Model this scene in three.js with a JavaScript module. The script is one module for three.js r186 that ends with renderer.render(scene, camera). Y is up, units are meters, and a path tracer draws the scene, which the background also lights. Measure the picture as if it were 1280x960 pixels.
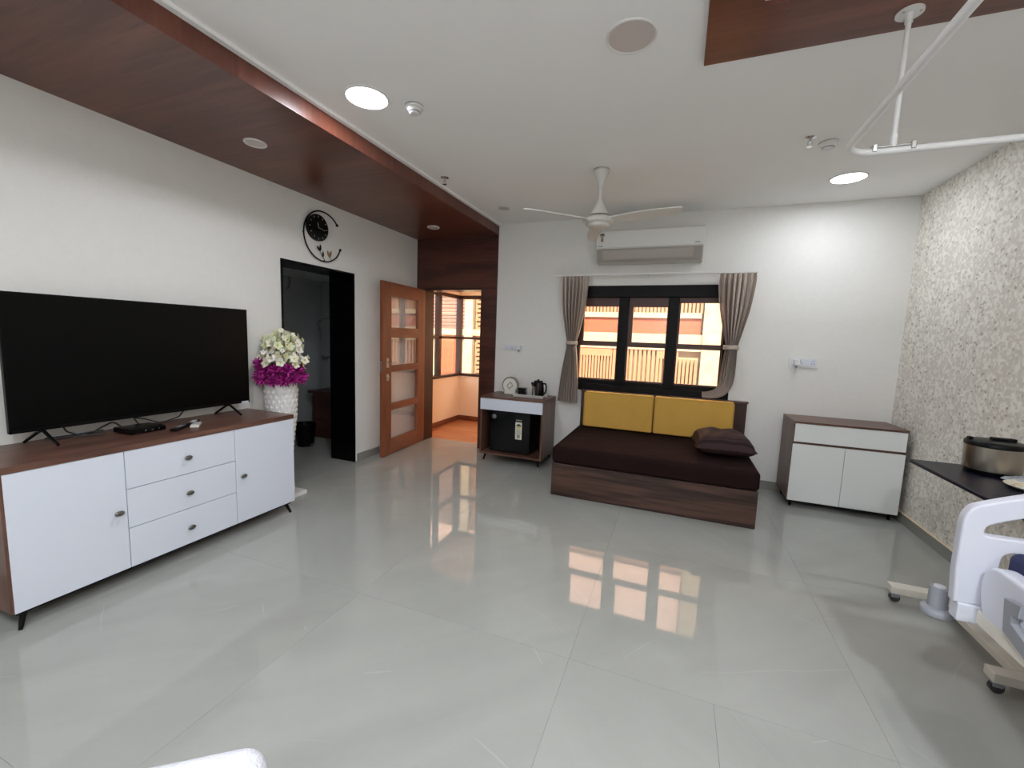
import * as THREE from 'three';
import { RoundedBoxGeometry } from 'three/addons/geometries/RoundedBoxGeometry.js';
import { mergeGeometries } from 'three/addons/utils/BufferGeometryUtils.js';
import { RectAreaLightUniformsLib } from 'three/addons/lights/RectAreaLightUniformsLib.js';

// ───────────── camera, sky, sun, lights, exposure ─────────────
RectAreaLightUniformsLib.init();
const scene = new THREE.Scene();
const renderer = new THREE.WebGLRenderer({ antialias: true });
renderer.toneMapping = THREE.LinearToneMapping;
renderer.toneMappingExposure = 1.9;
renderer.shadowMap.enabled = true;

const camera = new THREE.PerspectiveCamera(84.803, 1280 / 960, 0.02, 100);
camera.position.set(3.2795, 1.4499, 4.8428);
camera.quaternion.setFromRotationMatrix(new THREE.Matrix4().makeBasis(
  new THREE.Vector3(0.93000768, 0.03527343, -0.36584355),
  new THREE.Vector3(-0.07299323, 0.99328263, -0.08978643),
  new THREE.Vector3(0.36021897, 0.11020617, 0.9263352)));

scene.background = new THREE.Color(0.95, 0.97, 1.0);
scene.backgroundIntensity = 3.6;

const sun = new THREE.DirectionalLight(new THREE.Color(1.0, 0.9, 0.76), 9.5);
sun.position.set(3.2, 9.5, 5.0); sun.target.position.set(1.5, 1.5, -4);
sun.castShadow = true; sun.shadow.mapSize.set(2048, 2048);
Object.assign(sun.shadow.camera, { left: -9, right: 9, top: 9, bottom: -9, near: 0.5, far: 30 });
scene.add(sun, sun.target);

const LAMP_COLOR = new THREE.Color(0.93, 0.985, 1.06);

// room numbers (metres): x from the television wall, z from the window wall, y up
const W = 5.161, H = 2.8, D = 6.2, SOF = 2.679, SOFW = 1.159;

// ───────────── helpers ─────────────
let seed = 7;
const rnd = () => { seed = (seed * 1664525 + 1013904223) >>> 0; return seed / 4294967296; };
const rr = (a, b) => a + (b - a) * rnd();
const taken = {};
const numbered = (n) => { const k = taken[n] ?? 0; taken[n] = k + 1; return k ? `${n}_${String(k).padStart(3, '0')}` : n; };
const V = (x, y, z) => new THREE.Vector3(x, y, z);

function uvBox(g0, grain = 'x', off = [0, 0]) {
  const g = g0.index ? g0.toNonIndexed() : g0;
  const p = g.attributes.position, uv = new Float32Array(p.count * 2), A = new THREE.Vector3(), Bv = new THREE.Vector3(), Cv = new THREE.Vector3(), n = new THREE.Vector3();
  for (let i = 0; i < p.count; i += 3) {
    A.fromBufferAttribute(p, i); Bv.fromBufferAttribute(p, i + 1); Cv.fromBufferAttribute(p, i + 2);
    n.copy(Bv).sub(A).cross(Cv.clone().sub(A));
    const ax = Math.abs(n.x), ay = Math.abs(n.y), az = Math.abs(n.z);
    const dom = ax >= ay && ax >= az ? 'x' : ay >= az ? 'y' : 'z';
    let [a, b] = ['x', 'y', 'z'].filter((k) => k !== dom);
    if (b === grain) [a, b] = [b, a];
    [A, Bv, Cv].forEach((q, k) => { uv[(i + k) * 2] = q[a] + off[0]; uv[(i + k) * 2 + 1] = q[b] + off[1]; });
  }
  g.setAttribute('uv', new THREE.BufferAttribute(uv, 2));
  return g;
}
// box by its limits; r rounds the edges
function bx(x0, x1, y0, y1, z0, z1, r = 0, grain = 'x', off) {
  const w = x1 - x0, h = y1 - y0, d = z1 - z0, m = Math.min(w, h, d);
  const g = r > 0 ? new RoundedBoxGeometry(w, h, d, r > 0.012 ? 4 : 2, Math.min(r, m * 0.49)) : new THREE.BoxGeometry(w, h, d);
  g.translate((x0 + x1) / 2, (y0 + y1) / 2, (z0 + z1) / 2);
  return uvBox(g, grain, off);
}
const flat = (g) => { const q = g.index ? g.toNonIndexed() : g; for (const k of Object.keys(q.attributes)) if (!['position', 'normal', 'uv'].includes(k)) q.deleteAttribute(k); return q; };
function join(gs) { gs = (Array.isArray(gs) ? gs : [gs]).map(flat); return gs.length > 1 ? mergeGeometries(gs) : gs[0]; }
function tube(points, r, seg = 24, rad = 8, closed = false) { return new THREE.TubeGeometry(new THREE.CatmullRomCurve3(points, closed, 'catmullrom', 0.3), seg, r, rad, closed); }
function rod(a, b, r, r2 = r, n = 14) {
  const d = b.clone().sub(a), g = new THREE.CylinderGeometry(r2, r, d.length(), n);
  g.applyQuaternion(new THREE.Quaternion().setFromUnitVectors(V(0, 1, 0), d.clone().normalize()));
  const c = a.clone().add(b).multiplyScalar(0.5); return g.translate(c.x, c.y, c.z);
}
const lathe = (pts, n = 32) => new THREE.LatheGeometry(pts.map(([r, y]) => new THREE.Vector2(r, y)), n);
const at = (g, x, y, z) => g.translate(x, y, z);
// parts are written in room coordinates; the mesh takes them relative to its parent
function obj(name, geos, material, parent = scene, label) {
  const g = join(geos); const o = new THREE.Mesh(g, material);
  let q = parent; const t = V(0, 0, 0), local = parent.userData.local;
  if (!local) while (q && q !== scene) { t.add(q.position); q = q.parent; }
  g.translate(-t.x, -t.y, -t.z);
  o.name = parent === scene ? numbered(name) : name; o.castShadow = o.receiveShadow = true;
  if (local) o.userData.local = true;
  if (label) o.userData.label = label;
  parent.add(o); return o;
}
function tag(o, label, category, group, kind) { Object.assign(o.userData, { label, category }); if (group) o.userData.group = group; if (kind) o.userData.kind = kind; return o; }
function thing(name, label, category, [x, y, z] = [0, 0, 0], group, kind) {
  const o = new THREE.Group(); o.name = numbered(name); o.position.set(x, y, z); scene.add(o);
  return tag(o, label, category, group, kind);
}
const struct = (name, geos, m, label, category = 'wall') => tag(obj(name, geos, m), label, category, null, 'structure');

// ───────────── textures ─────────────
function noiser(s0) {
  const T = new Float32Array(65536); let s = s0 * 2654435761 >>> 0;
  for (let i = 0; i < 65536; i++) { s = (s * 1664525 + 1013904223) >>> 0; T[i] = s / 4294967296; }
  const f = (t) => t * t * (3 - 2 * t);
  const n = (x, y, px, py) => {                        // periodic value noise, period px by py cells
    const xi = Math.floor(x), yi = Math.floor(y), fx = f(x - xi), fy = f(y - yi);
    const m = (a, p) => ((a % p) + p) % p, h = (i, j) => T[(m(i, px) * 131 + m(j, py) * 7919) & 65535];
    const a = h(xi, yi), b = h(xi + 1, yi), c = h(xi, yi + 1), d = h(xi + 1, yi + 1);
    return a + (b - a) * fx + (c - a) * fy + (a - b - c + d) * fx * fy;
  };
  const fbm = (u, v, fx, fy, oct) => { let s = 0, a = 0.5, t = 0; for (let i = 0; i < oct; i++) { s += a * n(u * fx, v * fy, fx, fy); t += a; a *= 0.5; fx *= 2; fy *= 2; } return s / t; };
  return { n, fbm };
}
function tex(w, h, fn, su = 1, sv = 1, srgb = true) {
  const d = new Uint8Array(w * h * 4);
  for (let j = 0; j < h; j++) for (let i = 0; i < w; i++) {
    const c = fn((i + 0.5) / w, (j + 0.5) / h), k = (j * w + i) * 4;
    d[k] = Math.max(0, Math.min(255, c[0])); d[k + 1] = Math.max(0, Math.min(255, c[1])); d[k + 2] = Math.max(0, Math.min(255, c[2])); d[k + 3] = 255;
  }
  const t = new THREE.DataTexture(d, w, h, THREE.RGBAFormat);
  t.wrapS = t.wrapT = THREE.RepeatWrapping; t.magFilter = THREE.LinearFilter; t.minFilter = THREE.LinearFilter;
  t.repeat.set(1 / su, 1 / sv); if (srgb) t.colorSpace = THREE.SRGBColorSpace; t.needsUpdate = true; return t;
}
const mixc = (a, b, t) => [0, 1, 2].map((i) => a[i] + (b[i] - a[i]) * t);
const sat = (t) => Math.max(0, Math.min(1, t));
// straight wood grain; u runs along the grain
function wood(s, light, dark, { su = 1.6, sv = 0.8, lines = 60, band = 5, contrast = 1, long = 3 } = {}) {
  const N = noiser(s);
  return tex(512, 512, (u, v) => {
    const wv = v + 0.012 * (N.fbm(u, v, 3, 3, 2) - 0.5);
    const broad = N.fbm(u, wv, long - 1, band, 3), fine = N.fbm(u, wv, long * 3, lines, 3), pore = N.n(u * 60, wv * 220, 60, 220);
    const t = sat(0.5 + contrast * ((broad - 0.5) * 1.5 + (fine - 0.5) * 0.9)), k = pore > 0.86 ? 0.9 : 1;
    return mixc(dark, light, t).map((c) => c * k);
  }, su, sv);
}
const std = (o) => new THREE.MeshStandardMaterial(o);
const phys = (o) => new THREE.MeshPhysicalMaterial(o);
const grey = (s, cells, lo, hi, su, sv, oct = 3) => { const N = noiser(s); return tex(256, 256, (u, v) => { const q = lo + (hi - lo) * N.fbm(u, v, cells, cells, oct); return [q, q, q]; }, su, sv, false); };

const M = {};
{
  const N = noiser(11);
  const plaster = tex(512, 512, (u, v) => { const q = 2 * (N.fbm(u, v, 4, 4, 3) - 0.5) + 3 * (N.fbm(u, v, 64, 64, 2) - 0.5); return [236 + q, 234 + q, 229 + q]; }, 2, 2);
  M.wall = std({ map: plaster, roughness: 0.62, bumpMap: grey(12, 64, 0, 255, 0.5, 0.5), bumpScale: 0.0006 });
  M.ceiling = std({ color: 0xfaf9f7, roughness: 0.85 });
  // patterned wallpaper: cream flecks over taupe, small darker buds
  const P = noiser(21);
  const pts = []; { let s = 5; const r = () => { s = (s * 1664525 + 1013904223) >>> 0; return s / 4294967296; }; for (let i = 0; i < 90; i++) pts.push([r(), r(), 0.008 + 0.007 * r()]); }
  const paper = (u, v, h) => {
    const leaf = P.fbm(u + 0.01 * P.n(u * 30, v * 30, 30, 30), v, 44, 44, 2), soft = P.fbm(u, v, 6, 6, 2), fine = P.n(u * 150, v * 150, 150, 150);
    let t = sat((leaf - 0.36) * 3.2) * 0.85 + 0.3 * (fine - 0.5), bud = 0;
    for (const [a, b, q] of pts) { let du = Math.abs(u - a), dv = Math.abs(v - b); du = Math.min(du, 1 - du); dv = Math.min(dv, 1 - dv); const r2 = (du * du * 1.6 + dv * dv) / (q * q); if (r2 < 4) bud = Math.max(bud, Math.exp(-r2 * 1.4)); }
    if (h) { const q = 255 * sat(t * 0.8 - bud * 0.3 + 0.1); return [q, q, q]; }
    return mixc(mixc([220, 213, 201], [251, 247, 238], sat(t + 0.25 * (soft - 0.5))), [150, 139, 127], bud * 0.9);
  };
  M.wallpaper = std({ map: tex(512, 512, (u, v) => paper(u, v, 0), 0.8, 0.8), bumpMap: tex(512, 512, (u, v) => paper(u, v, 1), 0.8, 0.8, false), bumpScale: 0.0015, roughness: 0.5 });

  // polished grey marble-look porcelain, four prints
  M.tile = [0, 1, 2, 3].map((k) => {
    const N = noiser(31 + k), flip = k % 2 ? 1 : -1, segs = [];
    let q0 = 97 + k * 31; const rv = () => { q0 = (q0 * 1664525 + 1013904223) >>> 0; return q0 / 4294967296; };
    for (let i = 0; i < 9; i++) { const a = flip * (0.5 + 0.7 * rv()) + (i % 4 ? 0 : 1.3), l = i < 3 ? 0.3 + 0.3 * rv() : 0.05 + 0.1 * rv(), x = 0.6 * rv(), y = 1.2 * rv(); segs.push([x, y, x + l * Math.sin(a), y + l * Math.cos(a), i < 3 ? 7 : 13, 0.0007 + 0.001 * rv()]); }
    return phys({
      specularIntensity: 0.85, map: tex(512, 1024, (u, v) => {
        const wx = u + 0.10 * (N.fbm(u, v, 3, 4, 3) - 0.5), wy = v + 0.08 * (N.fbm(u, v, 4, 3, 3) - 0.5);
        const cloud = N.fbm(wx, wy, 3, 5, 4), streak = N.fbm(wx + flip * 2 * wy, wy, 7, 3, 3);
        let vein = 0; const X = u * 0.6 + 0.012 * (N.fbm(u, v, 6, 9, 2) - 0.5), Y = v * 1.2 + 0.012 * (N.fbm(v, u, 9, 6, 2) - 0.5);
        for (const [x0, y0, x1, y1, g, w] of segs) { const dx = x1 - x0, dy = y1 - y0, t = sat(((X - x0) * dx + (Y - y0) * dy) / (dx * dx + dy * dy)), d = Math.hypot(X - x0 - t * dx, Y - y0 - t * dy) / (w * (1.2 - Math.abs(t - 0.5))); if (d < 3) vein += g * Math.exp(-d * d); }
        const q = 10 * (cloud - 0.5) + 9 * (streak - 0.5) + vein;
        return [169 + q, 170 + q, 164 + q];
      }, 1.2, 2.4), roughness: 0.04,
    });
  });
  M.grout = std({ color: 0x93918b, roughness: 0.9 });
  M.skirting = std({ color: 0x8f8d86, roughness: 0.15 });

  M.soffit = std({ map: wood(41, [124, 74, 57], [88, 46, 34], { lines: 70, band: 7, contrast: 0.8, su: 2.2, sv: 1.1 }), roughness: 0.3 });
  M.panel = std({ map: wood(42, [96, 52, 40], [62, 31, 24], { lines: 60, band: 9, contrast: 1.0, su: 1.6, sv: 0.9 }), roughness: 0.35 });
  M.teak = std({ map: wood(43, [156, 92, 62], [118, 64, 42], { lines: 80, band: 6, contrast: 0.9, su: 1.2, sv: 0.5 }), roughness: 0.32 });
  M.top = std({ map: wood(44, [122, 86, 72], [86, 57, 47], { lines: 60, band: 8, contrast: 1.0, su: 1.2, sv: 0.5 }), roughness: 0.35 });
  M.walnut = std({ map: wood(45, [88, 60, 49], [48, 31, 25], { lines: 34, band: 9, contrast: 1.9, su: 2.4, sv: 0.5 }), roughness: 0.35 });
  M.darkwood = std({ map: wood(46, [70, 42, 34], [46, 26, 21], { lines: 42, band: 7, contrast: 0.8, su: 1.4, sv: 0.6 }), roughness: 0.3 });
  M.plank = [0, 1, 2].map((k) => std({ map: wood(47 + k, [206, 140, 92], [168, 104, 62], { lines: 50, band: 4, contrast: 1, su: 1.0, sv: 0.4 }), roughness: 0.3 }));
  M.white = std({ color: 0xdfe3ee, roughness: 0.28 });
  M.whiteGrey = std({ color: 0xeef0ee, roughness: 0.3 });
  M.whitePlastic = std({ color: 0xe8e7e5, roughness: 0.35 });
  M.bedPlastic = std({ color: 0xd3d4de, roughness: 0.35 });
  M.offwhite = std({ color: 0xd8d6d0, roughness: 0.4 });
  M.black = phys({ color: 0x080809, roughness: 0.35, specularIntensity: 0.4 });
  M.blackGloss = phys({ color: 0x060607, roughness: 0.12, specularIntensity: 0.6 });
  M.frame = phys({ color: 0x0e0a09, roughness: 0.4, specularIntensity: 0.3 });
  M.sash = std({ color: 0x4c2a1f, roughness: 0.4 });
  M.stone = phys({ color: 0x050506, roughness: 0.25, specularIntensity: 0.35 });
  M.screen = phys({ color: 0x030303, roughness: 0.3, specularIntensity: 0.35 });
  M.metal = std({ color: 0xb9b7b3, roughness: 0.28, metalness: 1 });
  M.knob = std({ color: 0x7d7a76, roughness: 0.3, metalness: 1 });
  M.chrome = std({ color: 0xd8d8da, roughness: 0.12, metalness: 1 });
  M.steel = std({ color: 0xa89f93, roughness: 0.3, metalness: 1, bumpMap: (() => { const N = noiser(60); return tex(256, 64, (u, v) => { const q = 255 * N.n(u * 120, v * 2, 120, 2); return [q, q, q]; }, 1, 1, false); })(), bumpScale: 0.0003 });
  M.gold = std({ color: 0xc9a877, roughness: 0.3, metalness: 1 });
  M.greyPlastic = std({ color: 0x8f9197, roughness: 0.45 });
  M.rubber = std({ color: 0x3a3a3c, roughness: 0.7 });
  M.glass = phys({ color: 0xffffff, transmission: 1, thickness: 0, roughness: 0.0, ior: 1.5 });
  M.tumbler = phys({ color: 0xffffff, transmission: 1, thickness: 0, roughness: 0.02, ior: 1.45 });
  M.sheet = phys({ specularIntensity: 0.15, map: (() => { const N = noiser(70); return tex(256, 256, (u, v) => { const q = 5 * (N.fbm(u, v, 5, 5, 3) - 0.5) + 5 * (N.n(u * 128, v * 128, 128, 128) - 0.5); return [38 + q, 24 + q, 23 + q]; }, 0.6, 0.6); })(), roughness: 0.85, bumpMap: grey(71, 6, 0, 255, 0.5, 0.5), bumpScale: 0.006 });
  M.satin = phys({ specularIntensity: 0.3, map: tex(256, 64, (u) => (Math.floor(u * 24) % 2 ? [62, 42, 42] : [40, 26, 27]), 0.36, 0.36), roughness: 0.6 });
  M.mustard = std({ map: (() => { const N = noiser(72); return tex(256, 256, (u, v) => { const q = 9 * (N.fbm(u, v, 90, 90, 2) - 0.5) + 8 * (N.fbm(u, v, 4, 4, 2) - 0.5); return [214 + q, 166 + q, 74 + q * 0.7]; }, 0.4, 0.4); })(), roughness: 0.75, bumpMap: grey(73, 120, 0, 255, 0.3, 0.3, 1), bumpScale: 0.0008 });
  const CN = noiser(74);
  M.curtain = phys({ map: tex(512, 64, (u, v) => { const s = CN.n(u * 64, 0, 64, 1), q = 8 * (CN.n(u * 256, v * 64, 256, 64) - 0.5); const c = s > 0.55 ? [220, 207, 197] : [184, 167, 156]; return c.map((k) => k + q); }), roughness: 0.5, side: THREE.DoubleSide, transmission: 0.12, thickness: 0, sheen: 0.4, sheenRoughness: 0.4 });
  M.navy = std({ color: 0x141a48, roughness: 0.6 });
  M.tableTop = phys({ color: 0x0e1022, roughness: 0.35, specularIntensity: 0.5 });
  M.bedBeam = std({ color: 0xd8d2c6, roughness: 0.4 });
  M.ceramic = std({ color: 0xefe6d2, roughness: 0.3 });
  M.cream = std({ color: 0xf0d9b8, roughness: 0.8 });
  M.creamPaint = std({ color: 0xfde0bf, roughness: 0.7 });
  M.facadeCream = std({ map: (() => { const N = noiser(80); return tex(256, 256, (u, v) => { const q = 44 * (N.fbm(u, v, 12, 24, 3) - 0.5); return [138 + q * 0.6, 118 + q * 0.6, 90 + q * 0.6]; }, 1.6, 1.6); })(), roughness: 0.9 });
  M.facadeOrange = std({ map: (() => { const N = noiser(81); return tex(256, 256, (u, v) => { const q = 34 * (N.fbm(u, v, 3, 40, 3) - 0.5); return [118 + q * 0.6, 54 + q * 0.5, 23 + q * 0.3]; }, 2, 1); })(), roughness: 0.85 });
  M.facadePink = std({ color: 0xcba48f, roughness: 0.9 });
  M.facadeSlat = std({ color: 0x845536, roughness: 0.8 });
  M.louver = std({ color: 0x7a5d52, roughness: 0.7 });
  M.bathWall = std({ map: (() => { const N = noiser(82); return tex(512, 512, (u, v) => { const w = u + 0.15 * (N.fbm(u, v, 3, 3, 3) - 0.5); const n = N.fbm(w, v, 2, 3, 3), vein = Math.pow(sat(1 - Math.abs(n - 0.5) * 24), 3) * sat((N.fbm(u, v, 4, 4, 2) - 0.45) * 5), q = 16 * (N.fbm(u, v, 4, 4, 3) - 0.5) - 75 * vein; return [172 + q, 175 + q, 176 + q]; }, 1.4, 1.4); })(), roughness: 0.25 });
  M.towel = std({ color: 0xe0e0e6, roughness: 0.95, bumpMap: grey(90, 90, 0, 255, 0.25, 0.25, 2), bumpScale: 0.002 });
  M.vase = std({ color: 0xe9e7e4, roughness: 0.25 });
  M.magenta = [std({ color: 0xa5157f, roughness: 0.6 }), std({ color: 0x7c0f5e, roughness: 0.6 }), std({ color: 0xc0359a, roughness: 0.6 })];
  M.petal = [phys({ color: 0xf1efd6, roughness: 0.6, side: THREE.DoubleSide, transmission: 0.15, thickness: 0 }), phys({ color: 0xe2e6bd, roughness: 0.6, side: THREE.DoubleSide, transmission: 0.15, thickness: 0 }), phys({ color: 0xf4eee6, roughness: 0.6, side: THREE.DoubleSide, transmission: 0.15, thickness: 0 })];
  M.leaf = std({ color: 0x55652f, roughness: 0.7, side: THREE.DoubleSide });
  M.yellow = std({ color: 0xd9c34a, roughness: 0.7 });
  M.lampOn = std({ color: 0xffffff, emissive: 0xf6faff, emissiveIntensity: 9, roughness: 0.5 });
  M.lampOff = std({ color: 0xcfc4bf, roughness: 0.5 });
  M.lampRim = std({ color: 0xe4e1dd, roughness: 0.4 });
}
// flat print drawn on a small canvas
function print(w, h, draw) { const c = document.createElement('canvas'); c.width = w; c.height = h; draw(c.getContext('2d'), w, h); const t = new THREE.CanvasTexture(c); t.colorSpace = THREE.SRGBColorSpace; return t; }

// ───────────── room shell ─────────────
// floor: slab and single tiles
const floor = struct('floor', bx(-0.31, W + 0.2, -0.16, -0.012, -0.25, D + 0.2), M.grout, 'polished grey marble look tiled floor of the room', 'floor');
{
  const zs = [0, 0.68, 1.88, 3.08, 4.28, 5.48, D];
  for (let j = 0; j + 1 < zs.length; j++) {
    const xs = [0, 0.5315, 1.7265, 2.9215, ...(j === 3 ? [3.52] : []), 4.1165, W];
    for (let i = 0; i + 1 < xs.length; i++)
      obj('tile', bx(xs[i] + 0.0004, xs[i + 1] - 0.0004, -0.012, 0, zs[j] + 0.0004, zs[j + 1] - 0.0004, 0, 'x', [Math.floor(rnd() * 7) * 0.17, Math.floor(rnd() * 7) * 0.23]), M.tile[Math.floor(rnd() * 4)], floor);
  }
  obj('tile', bx(0.112, 0.954, -0.012, 0, -0.2, -0.0008), M.tile[1], floor);
  obj('tile', bx(-0.31, -0.0008, -0.012, 0, 1.2, 2.08), M.tile[2], floor);
}
struct('ceiling', [bx(-0.31, W + 0.2, H, H + 0.16, -0.2, D + 0.2)], M.ceiling, 'flat white false ceiling over the room', 'ceiling');
struct('wall_left', [bx(-0.31, 0, 0, H, -0.2, 1.184), bx(-0.31, 0, 2.067, H, 1.184, 2.09), bx(-0.31, 0, 0, H, 2.09, D + 0.2)], M.wall, 'plain white wall behind the television');
struct('wall_right', [bx(W, W + 0.2, 0, H, -0.2, D + 0.2)], M.wallpaper, 'beige flecked wallpaper wall beside the hospital bed');
struct('wall_front', [bx(0, W, 0, H, D, D + 0.2)], M.wall, 'plain white wall opposite the window');
const WX0 = 2.1, WX1 = 3.8, WY0 = 0.875, WY1 = 2.06, DX0 = 0.09, DX1 = 0.954, DY = 2.055;
struct('wall_back', [bx(0, DX0, 0, H, -0.2, 0), bx(DX0, DX1, DY, H, -0.2, 0), bx(DX1, WX0, 0, H, -0.2, 0), bx(WX0, WX1, 0, WY0, -0.2, 0), bx(WX0, WX1, WY1, H, -0.2, 0), bx(WX1, W, 0, H, -0.2, 0)], M.wall, 'plain white wall with the window and balcony door');
struct('baseboard_back', [bx(1.17, W - 0.012, 0, 0.085, 0, 0.012, 0.002)], M.skirting, 'grey stone skirting under the window wall', 'skirting');
struct('baseboard_left', [bx(0, 0.012, 0, 0.085, 0.02, 1.16, 0.002), bx(0, 0.012, 0, 0.085, 2.11, D, 0.002)], M.skirting, 'grey stone skirting along the television wall', 'skirting');
{
  const b = struct('baseboard_right', [bx(W - 0.012, W, 0, 0.082, 0, D, 0.002)], M.skirting, 'grey stone skirting with a cream top edge along the wallpaper', 'skirting');
  obj('top_edge', bx(W - 0.014, W, 0.082, 0.09, 0, D, 0.002), M.cream, b, 'cream top edge');
}
// wood soffit along the television wall, in panels
{
  const t = thing('trim_1', 'reddish brown wood soffit running above the television wall', 'soffit', [0, SOF, 0], null, 'structure');
  const zs = [0, 0.83, 2.05, 3.27, 4.49, 5.71, D];
  for (let i = 0; i + 1 < zs.length; i++) obj('panel', bx(0, SOFW, SOF, H, zs[i] + 0.0003, zs[i + 1] - 0.0003, 0, 'x', [i * 0.37, i * 0.21]), M.soffit, t);
  obj('edge_strip', bx(SOFW, SOFW + 0.035, H - 0.02, H, 0.002, D, 0.002), M.ceiling, t, 'white edge strip');
}
// wood cladding round the balcony door
{
  const t = thing('trim_2', 'dark brown wood cladding round the balcony doorway', 'cladding', [0, 0, 0], null, 'structure');
  obj('panel', bx(0.001, SOFW, DY, SOF, 0, 0.015, 0.0015, 'x'), M.panel, t);
  obj('panel', bx(0.001, DX0 - 0.001, 0, DY - 0.001, 0, 0.015, 0.0015, 'x', [0.3, 0.2]), M.panel, t);
  obj('panel', bx(DX1 + 0.001, SOFW, 0, DY - 0.001, 0, 0.015, 0.0015, 'x', [0.6, 0.1]), M.panel, t);
  obj('jamb_lining', bx(DX0, DX0 + 0.03, 0, DY - 0.03, -0.22, 0.012, 0.002, 'y'), M.darkwood, t);
  obj('jamb_lining', bx(DX1 - 0.012, DX1, 0, DY - 0.03, -0.22, 0.012, 0.002, 'y'), M.darkwood, t);
  obj('head_lining', bx(DX0, DX1, DY - 0.03, DY, -0.22, 0.012, 0.002, 'x'), M.darkwood, t);
}
// wood frame on the ceiling over the bed
{
  const y0 = H - 0.02, x0 = 3.297, x1 = W, z0 = 2.49, z1 = 5.3;
  const t = thing('trim_3', 'reddish brown wood frame fixed to the ceiling over the bed', 'ceiling panel', [x0, y0, z0], null, 'structure');
  obj('board', bx(x0, x1, y0, H, z0, z0 + 0.32, 0.0015, 'x'), M.soffit, t);
  obj('board', bx(x0, x1, y0, H, z1 - 0.32, z1, 0.0015, 'x', [0.5, 0.3]), M.soffit, t);
  obj('board', bx(x0, x0 + 0.2, y0, H, z0 + 0.3205, z1 - 0.3205, 0.0015, 'x', [0.2, 0.1]), M.soffit, t);
  obj('board', bx(x1 - 0.2, x1, y0, H, z0 + 0.3205, z1 - 0.3205, 0.0015, 'x', [0.7, 0.4]), M.soffit, t);
}
// black stone lining of the dark doorway
{
  const t = thing('trim_4', 'black stone lining of the dark doorway beside the flower vase', 'door frame', [-0.155, 0, 1.64], null, 'structure');
  obj('jamb', bx(-0.33, 0.006, 0, 2.047, 1.184, 1.204, 0.002), M.stone, t);
  obj('jamb', bx(-0.33, 0.006, 0, 2.047, 2.07, 2.09, 0.002), M.stone, t);
  obj('head', bx(-0.33, 0.006, 2.047, 2.067, 1.184, 2.09, 0.002), M.stone, t);
}
// unlit washroom behind the doorway
struct('floor_washroom', bx(-1.6, -0.31, -0.14, -0.002, 0.1, 3.2), M.tile[0], 'grey tiled floor of the washroom through the doorway', 'floor');
struct('wall_washroom', [bx(-1.6, -1.48, 0, 2.3, 0.1, 3.2), bx(-1.48, -0.31, 0, 2.3, 0.08, 0.2), bx(-1.48, -0.31, 0, 2.3, 3.1, 3.2)], M.bathWall, 'grey veined marble walls of the dark washroom');
struct('ceiling_washroom', bx(-1.6, -0.31, 2.135, 2.3, 0.08, 3.2), M.whiteGrey, 'low pale ceiling of the dark washroom', 'ceiling');

// ───────────── window ─────────────
{
  const t = thing('window_1', 'black framed three part window above the daybed', 'window', [(WX0 + WX1) / 2, WY0, 0], null, 'structure');
  const z0 = -0.13, z1 = 0.008;
  obj('frame_head', bx(WX0, WX1, 1.935, WY1, z0, z1, 0.004), M.frame, t);
  obj('frame_sill', [bx(WX0, WX1, WY0, 0.955, z0, z1 + 0.012, 0.004), bx(WX0, WX1, 0.955, 1.0, z0, -0.02, 0.004)], M.frame, t);
  obj('frame_jamb', bx(WX0, 2.2, 0.955, 1.935, z0, z1, 0.004), M.frame, t);
  obj('frame_jamb', bx(3.705, WX1, 0.955, 1.935, z0, z1, 0.004), M.frame, t);
  obj('mullion', bx(2.64, 2.742, 0.98, 1.935, z0, -0.01, 0.006), M.frame, t);
  obj('mullion', bx(3.158, 3.262, 0.98, 1.935, z0, -0.01, 0.006), M.frame, t);
  const sash = (x0, x1, yt, wl) => {
    const s = obj('sash', [bx(x0, x1, yt, 1.935, -0.095, -0.05, 0.003), bx(x0, x1, 1.0, 1.012, -0.095, -0.05, 0.003), bx(x0, x1, 1.388, 1.444, -0.095, -0.045, 0.003), bx(x0, x0 + wl, 1.444, yt, -0.095, -0.05, 0.003), bx(x0, x0 + 0.012, 1.012, 1.388, -0.095, -0.05, 0.003), bx(x1 - 0.01, x1, 1.012, yt, -0.095, -0.05, 0.003)], M.sash, t, 'brown wooden sash');
    obj('pane', bx(x0 + 0.008, x1 - 0.008, 1.444, yt + 0.004, -0.075, -0.072), M.glass, s); obj('pane', bx(x0 + 0.008, x1 - 0.008, 1.008, 1.39, -0.075, -0.072), M.glass, s);
  };
  sash(2.2, 2.64, 1.835, 0.045); sash(2.742, 3.158, 1.832, 0.05); sash(3.262, 3.705, 1.878, 0.02);
}

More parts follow.
